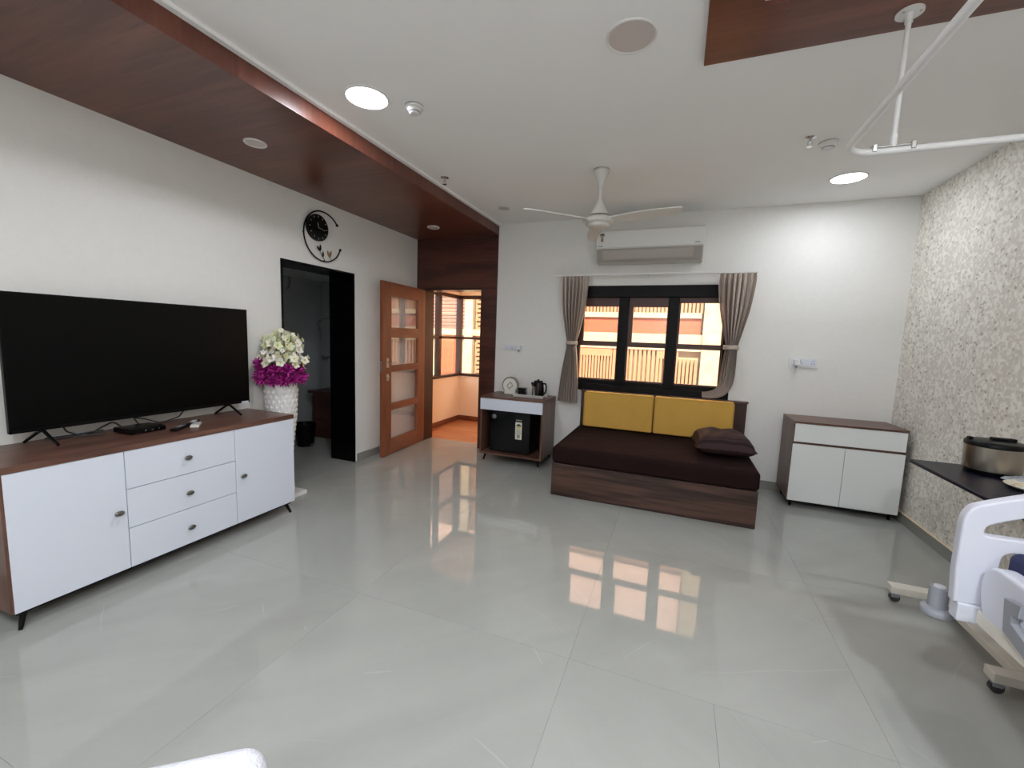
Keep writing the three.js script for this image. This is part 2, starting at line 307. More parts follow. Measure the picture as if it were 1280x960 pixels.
// ───────────── balcony beyond the door ─────────────
const BX0 = -0.184, BX1 = 1.5, BZ = -1.549, BH = 2.27;
{
  const f = struct('floor_balcony', bx(BX0 - 0.14, BX1 + 0.14, -0.16, -0.012, BZ - 0.14, -0.2), M.sash, 'orange wood plank floor of the enclosed balcony', 'floor');
  for (let k = 0; k < 9; k++) { const z1 = -0.2 - k * 0.15; obj('plank', bx(BX0, BX1, -0.012, -0.001, Math.max(BZ, z1 - 0.1485), z1, 0.001, 'x', [k * 0.31, k * 0.13]), M.plank[k % 3], f); }
  struct('wall_balcony_side', [bx(BX0 - 0.14, BX0, 0, 0.765, BZ - 0.14, -0.2)], M.creamPaint, 'low cream parapet at the side of the balcony');
  struct('wall_balcony_far', [bx(BX0, BX1 + 0.14, 0, 0.765, BZ - 0.14, BZ)], M.creamPaint, 'low cream parapet at the far end of the balcony');
  struct('wall_balcony_near', [bx(BX1, BX1 + 0.14, 0, BH, BZ, -0.2)], M.creamPaint, 'cream end wall of the balcony');
  struct('ceiling_balcony', bx(BX0 - 0.14, BX1 + 0.14, BH, BH + 0.12, BZ - 0.14, -0.2), M.creamPaint, 'cream ceiling of the balcony', 'ceiling');
  struct('baseboard_balcony', [bx(BX0, BX0 + 0.015, 0, 0.08, BZ, -0.2, 0.002, 'z'), bx(BX0 + 0.015, BX1, 0, 0.08, BZ, BZ + 0.015, 0.002, 'x')], M.teak, 'brown wood skirting of the balcony', 'skirting');
  const side = thing('window_2', 'brown framed glazing along the side of the balcony', 'window', [BX0, 0.765, -0.88], null, 'structure');
  const xa = BX0 - 0.09, xb = BX0 - 0.01;
  obj('sill', bx(xa - 0.02, BX0 + 0.015, 0.765, 0.81, BZ, -0.2, 0.003, 'z'), M.darkwood, side);
  obj('head', bx(xa, xb, 2.06, 2.12, BZ, -0.2, 0.003, 'z'), M.darkwood, side);
  obj('top_fascia', bx(xa - 0.03, xb, 2.12, BH, BZ, -0.2), M.creamPaint, side);
  obj('mid_rail', bx(xa, xb, 1.39, 1.43, BZ, -0.2, 0.003, 'z'), M.darkwood, side);
  for (const z of [-0.25, -0.92]) obj('post', bx(xa, xb, 0.81, 2.06, z - 0.04, z + 0.04, 0.003, 'y'), M.darkwood, side);
  for (const [a, b] of [[0.81, 1.39], [1.43, 2.06]]) { obj('pane', bx(xa + 0.03, xa + 0.033, a, b, -0.88, -0.29), M.glass, side); obj('pane', bx(xa + 0.03, xa + 0.033, a, b, BZ, -0.96), M.glass, side); }
  const far = thing('window_3', 'brown framed glazing across the far end of the balcony', 'window', [0.65, 0.765, BZ], null, 'structure');
  const za = BZ - 0.09, zb = BZ - 0.01;
  obj('sill', bx(BX0 - 0.1, BX1, 0.765, 0.81, za - 0.02, BZ + 0.015, 0.003), M.darkwood, far);
  obj('head', bx(BX0 - 0.09, BX1, 2.06, 2.12, za, zb, 0.003), M.darkwood, far);
  obj('top_fascia', bx(BX0 - 0.09, BX1, 2.12, BH, za - 0.03, zb), M.creamPaint, far);
  obj('mid_rail', bx(BX0, BX1, 1.39, 1.43, za, zb, 0.003), M.darkwood, far);
  obj('corner_post', bx(BX0 - 0.09, BX0 + 0.0, 0.81, 2.06, za, zb + 0.0, 0.003, 'y'), M.darkwood, far);
  for (const x of [0.56, 1.3]) obj('post', bx(x - 0.04, x + 0.04, 0.81, 2.06, za, zb, 0.003, 'y'), M.darkwood, far);
  for (const [a, b] of [[0.81, 1.39], [1.43, 2.06]]) for (const [c, d] of [[BX0, 0.52], [0.6, 1.26]]) obj('pane', bx(c, d, a, b, za + 0.03, za + 0.033), M.glass, far);
}
// balcony door leaf, swung open against the television wall
{
  const a = V(0.104, 0, 0.004), b = V(0.163, 0, 0.941), L = 0.94;
  const t = thing('door_1', 'open teak door with four glass panes', 'door', [a.x, 0, a.z], null, 'structure');
  t.userData.local = true; t.rotation.y = Math.atan2(b.x - a.x, b.z - a.z) - Math.PI / 2;   // local x runs from the hinge to the lock edge
  const zf = 0.02, P = (n, x0, x1, y0, y1, g) => obj(n, bx(x0, x1, y0, y1, -0.02, zf, 0.002, g, [rnd(), rnd()]), M.teak, t);
  P('stile', 0, 0.172, 0.008, 2.03, 'y'); P('stile', 0.77, L, 0.008, 2.03, 'y');
  const cuts = [[0.008, 0.19], [0.54, 0.622], [0.995, 1.073], [1.397, 1.517], [1.876, 2.03]];
  for (const [y0, y1] of cuts) P('rail', 0.172, 0.77, y0, y1, 'x');
  for (let k = 0; k < 4; k++) obj('pane', bx(0.166, 0.776, cuts[k][1] - 0.004, cuts[k + 1][0] + 0.004, -0.0025, 0.0025), M.glass, t);
  const hx = 0.85, zr = -0.02;                          // the face towards the room
  obj('handle', [bx(hx - 0.022, hx + 0.022, 1.05, 1.16, zr - 0.006, zr, 0.003), rod(V(hx, 1.11, zr), V(hx, 1.11, zr - 0.05), 0.009), rod(V(hx + 0.008, 1.11, zr - 0.05), V(hx - 0.1, 1.108, zr - 0.05), 0.008)], M.metal, t, 'brushed metal lever handle');
  obj('lock_plate', [bx(hx - 0.022, hx + 0.022, 0.9, 0.975, zr - 0.006, zr, 0.003), at(new THREE.CylinderGeometry(0.013, 0.013, 0.02, 16).rotateX(Math.PI / 2), hx, 0.94, zr - 0.01)], M.metal, t, 'brushed metal lock plate');
  obj('latch', bx(L, L + 0.004, 1.0, 1.13, -0.012, 0.012, 0.001), M.metal, t);
  for (const y of [0.25, 1.02, 1.8]) obj('hinge', at(new THREE.CylinderGeometry(0.007, 0.007, 0.1, 12), -0.004, y, 0.0), M.metal, t);
}
// sunlit building across the way
{
  const t = thing('neighbour_building', 'sunlit orange and cream building seen through the windows', 'building', [1.5, -4, -4.6]);
  const z = -4, q = (n, x0, x1, y0, y1, d, m, l) => obj(n, bx(x0, x1, y0, y1, z - 0.4, z + d), m, t, l);
  q('wall', -7, 9, -4, 7, -0.1, M.facadeCream);
  q('upper_wall', -7, 3.68, 3.28, 7, -0.02, M.facadePink, 'plain pinkish upper wall');
  // opposite the window
  q('cornice', 0.2, 3.66, 1.93, 2.03, 0.06, M.facadeCream); q('orange_band', 0.2, 3.66, 1.62, 1.93, 0, M.facadeOrange, 'orange painted band'); q('ledge', 0.2, 3.9, 1.30, 1.62, 0.04, M.facadeCream);
  q('lower_band', 0.2, 2.0, 1.14, 1.30, 0.02, M.facadeSlat); q('lower_band', 2.9, 3.3, 1.14, 1.30, 0.02, M.facadeSlat);
  q('pier', 3.7, 6.5, -4, 7, 0.1, M.facadeCream, 'cream rough rendered pier');
  const screen = (x0, x1, y0, y1, step, w, m, n = 'slat_screen') => { const gs = []; for (let x = x0; x < x1; x += step) gs.push(bx(x, x + w, y0, y1, z - 0.1, z + 0.015 + 0.01 * rnd())); obj(n, gs, m, t).userData.kind = 'stuff'; };
  screen(0.2, 1.75, -1, 1.14, 0.062, 0.04, M.facadeSlat); screen(1.75, 2.05, -1, 1.3, 0.062, 0.036, M.facadeSlat); screen(2.05, 2.9, -1, 1.3, 0.085, 0.055, M.facadeSlat); screen(2.9, 3.66, -1, 1.14, 0.07, 0.045, M.facadeSlat);
  screen(0.2, 3.66, 2.03, 3.2, 0.07, 0.045, M.facadeSlat, 'roof_tiles');
  // opposite the balcony
  const louvers = (x0, x1, y0, y1) => { const gs = []; for (let y = y0; y < y1; y += 0.085) gs.push(uvBox(new THREE.BoxGeometry(x1 - x0, 0.06, 0.03).rotateX(0.5).translate((x0 + x1) / 2, y, z - 0.06))); obj('louver_screen', gs, M.louver, t).userData.kind = 'stuff'; };
  louvers(-6.5, -1.42, 1.62, 3.25); q('sill_band', -6.5, -0.6, 1.46, 1.6, 0.06, M.facadeCream);
  q('pink_panel', -2.05, -1.62, -2, 1.46, -0.04, M.facadeOrange); q('pink_panel', -5, -2.4, -2, 1.46, -0.04, M.louver);
  q('pier', -1.36, -1.16, -4, 7, 0.08, M.facadeCream);
  for (let k = 0; k < 38; k++) q('brick', -1.12 + (k % 2) * 0.03, -0.9, -0.6 + k * 0.1, -0.6 + k * 0.1 + 0.06, 0.0, M.facadeSlat);
}
tag(obj('courtyard', bx(-12, 14, -4.2, -4, -12, 12), std({ color: 0xb9a58c, roughness: 0.9 })), 'paved courtyard below the windows', 'ground', null, 'structure');

// ───────────── furniture ─────────────
// splayed tapered leg from (x, y1, z) to the floor at (x + dx, 0, z + dz)
const legGeo = (x, y1, z, dx, dz, r0 = 0.016, r1 = 0.008) => rod(V(x + dx, 0, z + dz), V(x, y1, z), r1, r0, 10);

// long white sideboard under the television
{
  const x1 = 0.513, zr = 2.438, zl = 3.987, yb = 0.094, yt = 0.758;
  const t = thing('sideboard', 'long white sideboard with brown wood top under the television', 'sideboard', [0.26, 0, 3.21]);
  obj('top', bx(0.004, x1 + 0.004, yt, 0.79, zr - 0.003, zl + 0.003, 0.002, 'z'), M.top, t, 'brown wood top');
  obj('side_panel', bx(0.006, x1 - 0.02, yb, yt, zr, zr + 0.018, 0.001, 'y'), M.top, t); obj('side_panel', bx(0.006, x1 - 0.003, yb, yt, zl - 0.018, zl, 0.001, 'y'), M.top, t, 'brown wood side panel');
  obj('bottom_panel', bx(0.006, x1 - 0.02, yb, yb + 0.018, zr + 0.018, zl - 0.018), M.top, t);
  obj('base_rail', [bx(0.05, x1 - 0.02, yb - 0.022, yb, zr + 0.02, zr + 0.05), bx(0.05, x1 - 0.02, yb - 0.022, yb, zl - 0.05, zl - 0.02), bx(x1 - 0.045, x1 - 0.02, yb - 0.022, yb, zr + 0.05, zl - 0.05), bx(0.05, 0.075, yb - 0.022, yb, zr + 0.05, zl - 0.05)], M.black, t, 'black base rail');
  obj('back_panel', bx(0.006, 0.014, yb + 0.018, yt, zr + 0.018, zl - 0.018), M.top, t);
  obj('divider', bx(0.014, x1 - 0.02, yb + 0.018, yt, 2.901, 2.919), M.top, t); obj('divider', bx(0.014, x1 - 0.02, yb + 0.018, yt, 3.518, 3.536), M.top, t);
  const knob = (p, y, z) => obj('knob', at(lathe([[0.0001, 0.028], [0.011, 0.027], [0.0175, 0.022], [0.018, 0.018], [0.009, 0.012], [0.006, 0]], 20).rotateZ(-Math.PI / 2).scale(1, 0.8, 1.25), x1, y, z), M.knob, p, 'dark brushed metal knob');
  const g = 0.0018;
  knob(obj('door', bx(x1 - 0.019, x1, yb - 0.004, yt - g, zr + 0.001, 2.911 - g, 0.0015), M.white, t), 0.423, 2.866);
  knob(obj('door', bx(x1 - 0.019, x1, yb - 0.004, yt - g, 3.527 + g, zl - 0.012, 0.0015), M.white, t), 0.425, 3.572);
  for (const [a, b, k] of [[yb - 0.004, 0.317, 0.197], [0.317, 0.54, 0.42], [0.54, yt, 0.644]]) knob(obj('drawer', bx(x1 - 0.019, x1, a + g * (a > 0.1 ? 1 : 0), b - g, 2.911 + g, 3.527 - g, 0.0015), M.white, t), k, 3.215);
  for (const [x, z, dx, dz] of [[0.47, 2.5, 0.03, -0.03], [0.06, 2.5, -0.03, -0.03], [0.47, 3.93, 0.03, 0.03], [0.06, 3.93, -0.03, 0.03]]) obj('leg', legGeo(x, yb + 0.001, z, dx, dz), M.black, t);
}
// television
{
  const xs = 0.155, z0 = 2.53, z1 = 3.822, y0 = 0.868, y1 = 1.59;
  const t = thing('television', 'large black flat television on the sideboard', 'television', [0.14, 0.79, 3.176]);
  obj('casing', [bx(xs - 0.025, xs - 0.002, y0, y1, z0, z1, 0.004), bx(xs - 0.06, xs - 0.024, y0 + 0.04, y0 + 0.42, z0 + 0.25, z1 - 0.25, 0.012)], M.black, t);
  obj('bezel', [bx(xs - 0.002, xs + 0.002, y0, y0 + 0.016, z0, z1), bx(xs - 0.002, xs + 0.002, y1 - 0.006, y1, z0, z1), bx(xs - 0.002, xs + 0.002, y0, y1, z0, z0 + 0.006), bx(xs - 0.002, xs + 0.002, y0, y1, z1 - 0.006, z1)], M.black, t);
  obj('screen_glass', bx(xs - 0.002, xs, y0 + 0.016, y1 - 0.006, z0 + 0.006, z1 - 0.006), M.screen, t);
  obj('sticker', bx(xs + 0.002, xs + 0.0025, y0 + 0.001, y0 + 0.013, z0 + 0.01, z0 + 0.065), M.white, t, 'small white sticker');
  for (const z of [2.69, 3.70]) obj('foot', [rod(V(xs - 0.01, y0 + 0.005, z), V(0.26, 0.797, z - 0.015), 0.009, 0.007), rod(V(xs - 0.01, y0 + 0.005, z), V(0.045, 0.797, z + 0.035), 0.009, 0.007), bx(xs - 0.024, xs - 0.004, y0 - 0.012, y0 + 0.02, z - 0.015, z + 0.015, 0.003)], M.black, t);
}
// set top box, cables, remotes
{
  const t = thing('set_top_box', 'small black set top box below the television', 'set top box', [0.22, 0.79, 3.3]);
  obj('body', bx(0.13, 0.3, 0.793, 0.823, 3.2, 3.39, 0.004), M.blackGloss, t);
  for (let k = 0; k < 3; k++) obj('indicator', at(new THREE.CylinderGeometry(0.004, 0.004, 0.002, 10).rotateZ(Math.PI / 2), 0.3005, 0.808, 3.24 + k * 0.035), M.metal, t, 'silver front button');
  for (const [x, z] of [[0.15, 3.22], [0.28, 3.22], [0.15, 3.37], [0.28, 3.37]]) obj('foot', at(new THREE.CylinderGeometry(0.008, 0.008, 0.004, 10), x, 0.792, z), M.rubber, t);
  const cable = (pts, r, l) => tag(obj('cable', tube(pts.map((p) => V(...p)), r, 60, 6), M.rubber), l, 'cable', 'black cables behind the set top box');
  cable([[0.12, 0.812, 3.25], [0.07, 0.85, 3.25], [0.045, 0.83, 3.18], [0.06, 0.796, 3.1], [0.05, 0.815, 2.98], [0.08, 0.88, 2.95]], 0.004, 'thin black cable looping from set top box towards television back');
  cable([[0.12, 0.806, 3.33], [0.06, 0.84, 3.36], [0.05, 0.797, 3.45], [0.1, 0.797, 3.52], [0.04, 0.82, 3.56], [0.08, 0.885, 3.6]], 0.0045, 'thin black cable coiled on the sideboard between box and television foot');
  cable([[0.07, 0.797, 3.62], [0.12, 0.797, 3.5], [0.17, 0.797, 3.46], [0.1, 0.81, 3.43], [0.05, 0.797, 3.53], [0.03, 0.797, 3.65]], 0.0045, 'loose black cable loop lying left of the set top box');
  const adapter = tag(obj('cable_connector', bx(0.03, 0.055, 0.83, 0.842, 2.93, 2.99, 0.003), M.whitePlastic), 'small white cable connector below the television', 'connector');
  const remote = (x, z, a, l, w, m, mb, label) => {
    const r = thing('remote_control', label, 'remote', [x, 0.79, z], 'remotes on the sideboard'); r.userData.local = true; r.rotation.y = a;
    obj('body', bx(-w / 2, w / 2, 0, 0.017, -l / 2, l / 2, 0.006), m, r);
    for (let i = 0; i < 3; i++) for (let j = 0; j < 4; j++) obj('button', bx(-w * 0.32 + i * w * 0.24, -w * 0.32 + i * w * 0.24 + w * 0.16, 0.0165, 0.0185, -l * 0.35 + j * l * 0.14, -l * 0.35 + j * l * 0.14 + l * 0.08, 0.001), mb, r);
  };
  remote(0.345, 3.15, 0.62, 0.15, 0.042, M.black, M.greyPlastic, 'slim black remote control on the sideboard');
  remote(0.335, 3.045, 0.9, 0.13, 0.05, M.offwhite, M.greyPlastic, 'white remote control between two black ones');
  remote(0.262, 3.02, 0.75, 0.16, 0.045, M.black, M.whitePlastic, 'black remote control with pale buttons behind the white one');
}
// floor vase and the artificial flowers
{
  const cx = 0.16, cz = 2.245;
  const t = thing('floor_vase', 'tall white scale patterned vase beside the sideboard', 'vase', [cx, 0, cz]);
  const prof = [[0.0001, 0.035], [0.085, 0.035], [0.09, 0.06], [0.085, 0.12], [0.075, 0.25], [0.08, 0.4], [0.1, 0.6], [0.113, 0.7], [0.121, 0.85], [0.126, 0.97], [0.13, 1.0], [0.122, 1.0], [0.115, 0.9], [0.0001, 0.86]];
  obj('body', at(lathe(prof, 40), cx, 0, cz), M.vase, t);
  // raised lozenge scales on the upper body, rows offset by half
  const scale = [];
  for (let r = 0; r < 13; r++) for (let k = 0; k < 18; k++) {
    const y = 0.42 + r * 0.043, a = (k + (r % 2) / 2) / 18 * 2 * Math.PI, R = y < 0.6 ? 0.08 + (y - 0.4) * 0.1 : y < 0.7 ? 0.1 + (y - 0.6) * 0.13 : 0.113 + (y - 0.7) * 0.05;
    const g = new THREE.ConeGeometry(R * 0.235, 0.012, 4).rotateX(Math.PI / 2).scale(0.72, 1.15, 1); g.rotateX(-0.12).translate(0, 0, R + 0.003).rotateY(a); scale.push(g.translate(cx, y, cz));
  }
  obj('scale_pattern', scale, M.vase, t, 'raised lozenge scales').userData.kind = 'stuff';
  obj('plinth', bx(0.03, 0.29, 0, 0.035, 2.115, 2.375, 0.004), M.vase, t, 'square white plinth');

  const petalGeo = (l, w, curl, m = 4) => {               // a curved petal along +y
    const g = new THREE.PlaneGeometry(w, l, 2, m); g.translate(0, l / 2, 0); const p = g.attributes.position;
    for (let i = 0; i < p.count; i++) { const y = p.getY(i) / l, k = Math.sin(Math.PI * Math.min(1, 0.12 + y * 0.9)) ** 0.7; p.setX(i, p.getX(i) * k); p.setZ(i, curl * l * y * y + Math.abs(p.getX(i)) * 0.35); }
    g.computeVertexNormals(); return g;
  };
  const tilt = (g, dir, twist) => { g.rotateY(twist); g.applyQuaternion(new THREE.Quaternion().setFromUnitVectors(V(0, 1, 0), dir.clone().normalize())); return g; };
  // magenta heads
  const heads = [];
  for (let k = 0; k < 12; k++) { const a = k / 12 * 6.283 + 0.02; heads.push([cx + Math.cos(a) * 0.155, 1.035 + rr(-0.01, 0.01), cz + Math.sin(a) * 0.155]); }
  for (let k = 0; k < 10; k++) { const a = k / 10 * 6.283 + 0.3; heads.push([cx + Math.cos(a) * 0.14, 1.105 + rr(-0.012, 0.015), cz + Math.sin(a) * 0.14]); }
  heads.push([cx - 0.05, 1.165, cz + 0.15]);
  for (const [hx0, y, z] of heads) {
    const x = Math.max(hx0, 0.085), o = thing('magenta_bloom', y < 1.07 ? 'fluffy magenta artificial bloom hanging over the vase rim' : 'fluffy magenta artificial bloom just below the white flowers', 'flower', [x, y, z], y < 1.07 ? 'lower magenta blooms at the vase rim' : 'upper magenta blooms at the vase rim');
    const out = V(x - cx, 0.09, z - cz).normalize(), gs = [[], [], []];
    for (let k = 0; k < 46; k++) {
      const f = (k + 0.5) / 46, th = Math.acos(1 - 1.55 * f), ph = k * 2.39996, d = V(Math.sin(th) * Math.cos(ph), Math.cos(th), Math.sin(th) * Math.sin(ph));
      const g = petalGeo(rr(0.056, 0.074), 0.019, rr(-0.3, 0.2)); tilt(g, d, rr(0, 6)); g.applyQuaternion(new THREE.Quaternion().setFromUnitVectors(V(0, 1, 0), out));
      const dd = d.clone(); gs[k % 3].push(g.translate(x, y, z));
    }
    gs.forEach((g, i) => obj('petals', g, M.magenta[i], o));
    obj('stem', tube([V(x, y, z), V(cx + (x - cx) * 0.6, 1.03, cz + (z - cz) * 0.6), V(cx + (x - cx) * 0.2, 0.88, cz + (z - cz) * 0.2)], 0.003, 8, 5), M.leaf, o);
  }
  // white sprays
  const spray = (a, lean, h, n, pal, tall = true) => {
    const dx = Math.cos(a) * lean, dz = Math.sin(a) * lean;
    const tip = V(Math.max(cx + dx, 0.07), h, cz + dz), base = V(cx + dx * 0.12, 0.88, cz + dz * 0.12), mid = V(Math.max(0.06, cx + dx * 0.75), 1.08 + (h - 1.08) * 0.45, cz + dz * 0.75);
    const o = thing('white_flower_spray', tall ? 'tall cream white orchid spray rising from the vase' : 'short white flower spray tucked above the magenta blooms', 'flower', [base.x, base.y, base.z], tall ? 'tall white sprays in the vase' : 'short white sprays in the vase');
    const curve = new THREE.CatmullRomCurve3([base, mid, tip]);
    obj('stem', new THREE.TubeGeometry(curve, 14, 0.0028, 5), M.leaf, o);
    for (let k = 0; k < n; k++) {
      const p = curve.getPoint(0.52 + 0.48 * k / (n - 1)), s = k > n - 2 ? 0.55 : 1, ang = k * 2.4 + a, q = V(Math.cos(ang), 0.35, Math.sin(ang)).normalize();
      const c = p.clone().addScaledVector(q, 0.026); c.x = Math.max(c.x, 0.045);
      const gs = []; for (let j = 0; j < 5; j++) { const g = petalGeo(0.041 * s, 0.036 * s, 0.25); g.rotateX(1.05).rotateY(j * 1.2566); gs.push(tilt(g, q, 0).translate(c.x, c.y, c.z)); }
      const b = obj('blossom', gs, M.petal[(pal + (k % 3 === 0 ? 1 : 0)) % 3], o);
      obj('centre', at(new THREE.SphereGeometry(0.006 * s, 8, 6), c.x + q.x * 0.006, c.y + 0.004, c.z + q.z * 0.006), M.yellow, b, 'yellow centre');
    }
    for (let j = 0; j < 2; j++) { const p = curve.getPoint(0.5 + 0.3 * j), g = petalGeo(0.06, 0.018, 0.4); tilt(g, V(Math.cos(a + 2 + j * 2), 0.8, Math.sin(a + 2 + j * 2)), 1); obj('leaf', g.translate(p.x, p.y, p.z), M.leaf, o); }
  };
  for (let k = 0; k < 11; k++) spray(k / 11 * 6.283 + 0.3, rr(0.08, 0.16), rr(1.33, 1.42), 9, k % 2);
  for (let k = 0; k < 9; k++) spray(k / 9 * 6.283, rr(0.14, 0.19), rr(1.2, 1.27), 6, 2, false);
  spray(0.4, 0.04, 1.43, 9, 0); spray(3.5, 0.05, 1.42, 9, 1);
}
// wall clock
{
  const t = thing('wall_clock', 'black crescent wall clock above the dark doorway', 'clock', [0, 2.35, 1.62]);
  const c = [2.35, 1.62], R = 0.232, pts = [];
  for (let k = 0; k <= 40; k++) { const a = THREE.MathUtils.degToRad(140 - 40 + 2 + (k / 40) * 296) ; pts.push(V(0.02, 0, 0)); }
  pts.length = 0;
  const a0 = Math.atan2(0.16, -0.19), a1 = Math.atan2(-0.085, -0.222) + 2 * Math.PI;      // from the upper end over the far side to the lower end; angle from +z towards +y
  for (let k = 0; k <= 40; k++) { const a = a0 + (a1 - a0 - 2 * Math.PI) * k / 40; pts.push(V(0.02, c[0] + R * Math.sin(a), c[1] + R * Math.cos(a))); }
  obj('crescent_ring', tube(pts, 0.0065, 80, 8), M.black, t);
  obj('end_ball', at(new THREE.SphereGeometry(0.013, 14, 10), pts[0].x, pts[0].y, pts[0].z), M.black, t); obj('end_ball', at(new THREE.SphereGeometry(0.013, 14, 10), pts[40].x, pts[40].y, pts[40].z), M.black, t);
  const dy = 2.417, dz = 1.692;
  const dial = obj('dial', at(new THREE.CylinderGeometry(0.122, 0.122, 0.03, 40).rotateZ(Math.PI / 2), 0.018, dy, dz), M.blackGloss, t, 'round black dial');
  for (let k = 0; k < 12; k++) { const a = k * Math.PI / 6; obj('hour_marker', uvBox(new THREE.BoxGeometry(0.002, 0.016, 0.007).rotateX(a).translate(0.034, dy + 0.1 * Math.cos(a), dz + 0.1 * Math.sin(a))), M.metal, dial); }
  obj('hour_hand', uvBox(new THREE.BoxGeometry(0.002, 0.05, 0.008).translate(0, 0.022, 0).rotateX(0.2).translate(0.0355, dy, dz)), M.metal, dial); obj('minute_hand', uvBox(new THREE.BoxGeometry(0.002, 0.085, 0.006).translate(0, 0.035, 0).rotateX(-1.75).translate(0.0375, dy, dz)), M.metal, dial);
  const leafAt = (y, z, rot, l, m, n) => { const s = new THREE.Shape(); s.moveTo(0, 0); s.quadraticCurveTo(l * 0.34, l * 0.45, 0, l); s.quadraticCurveTo(-l * 0.34, l * 0.45, 0, 0); obj(n, new THREE.ExtrudeGeometry(s, { depth: 0.003, bevelEnabled: false }).rotateY(Math.PI / 2).rotateX(rot).translate(0.017, y, z), m, t); };
  leafAt(2.205, 1.66, 0.75, 0.062, M.black, 'leaf'); leafAt(2.21, 1.655, 0.05, 0.062, M.black, 'leaf'); leafAt(2.155, 1.625, 0.0, 0.06, M.black, 'leaf');
  leafAt(2.165, 1.54, 0.45, 0.075, M.gold, 'metal_leaf'); leafAt(2.17, 1.54, -0.25, 0.07, M.gold, 'metal_leaf');
  obj('twig', tube([V(0.018, 2.125, 1.6), V(0.018, 2.165, 1.635), V(0.018, 2.2, 1.66)], 0.003, 12, 5), M.black, t); obj('twig', tube([V(0.018, 2.14, 1.51), V(0.018, 2.16, 1.53), V(0.018, 2.19, 1.55)], 0.003, 12, 5), M.gold, t);
  obj('wall_bracket', [rod(V(0, 2.35, 1.845), V(0.02, 2.35, 1.85), 0.006), rod(V(0, 2.125, 1.61), V(0.02, 2.125, 1.61), 0.006)], M.black, t);
}
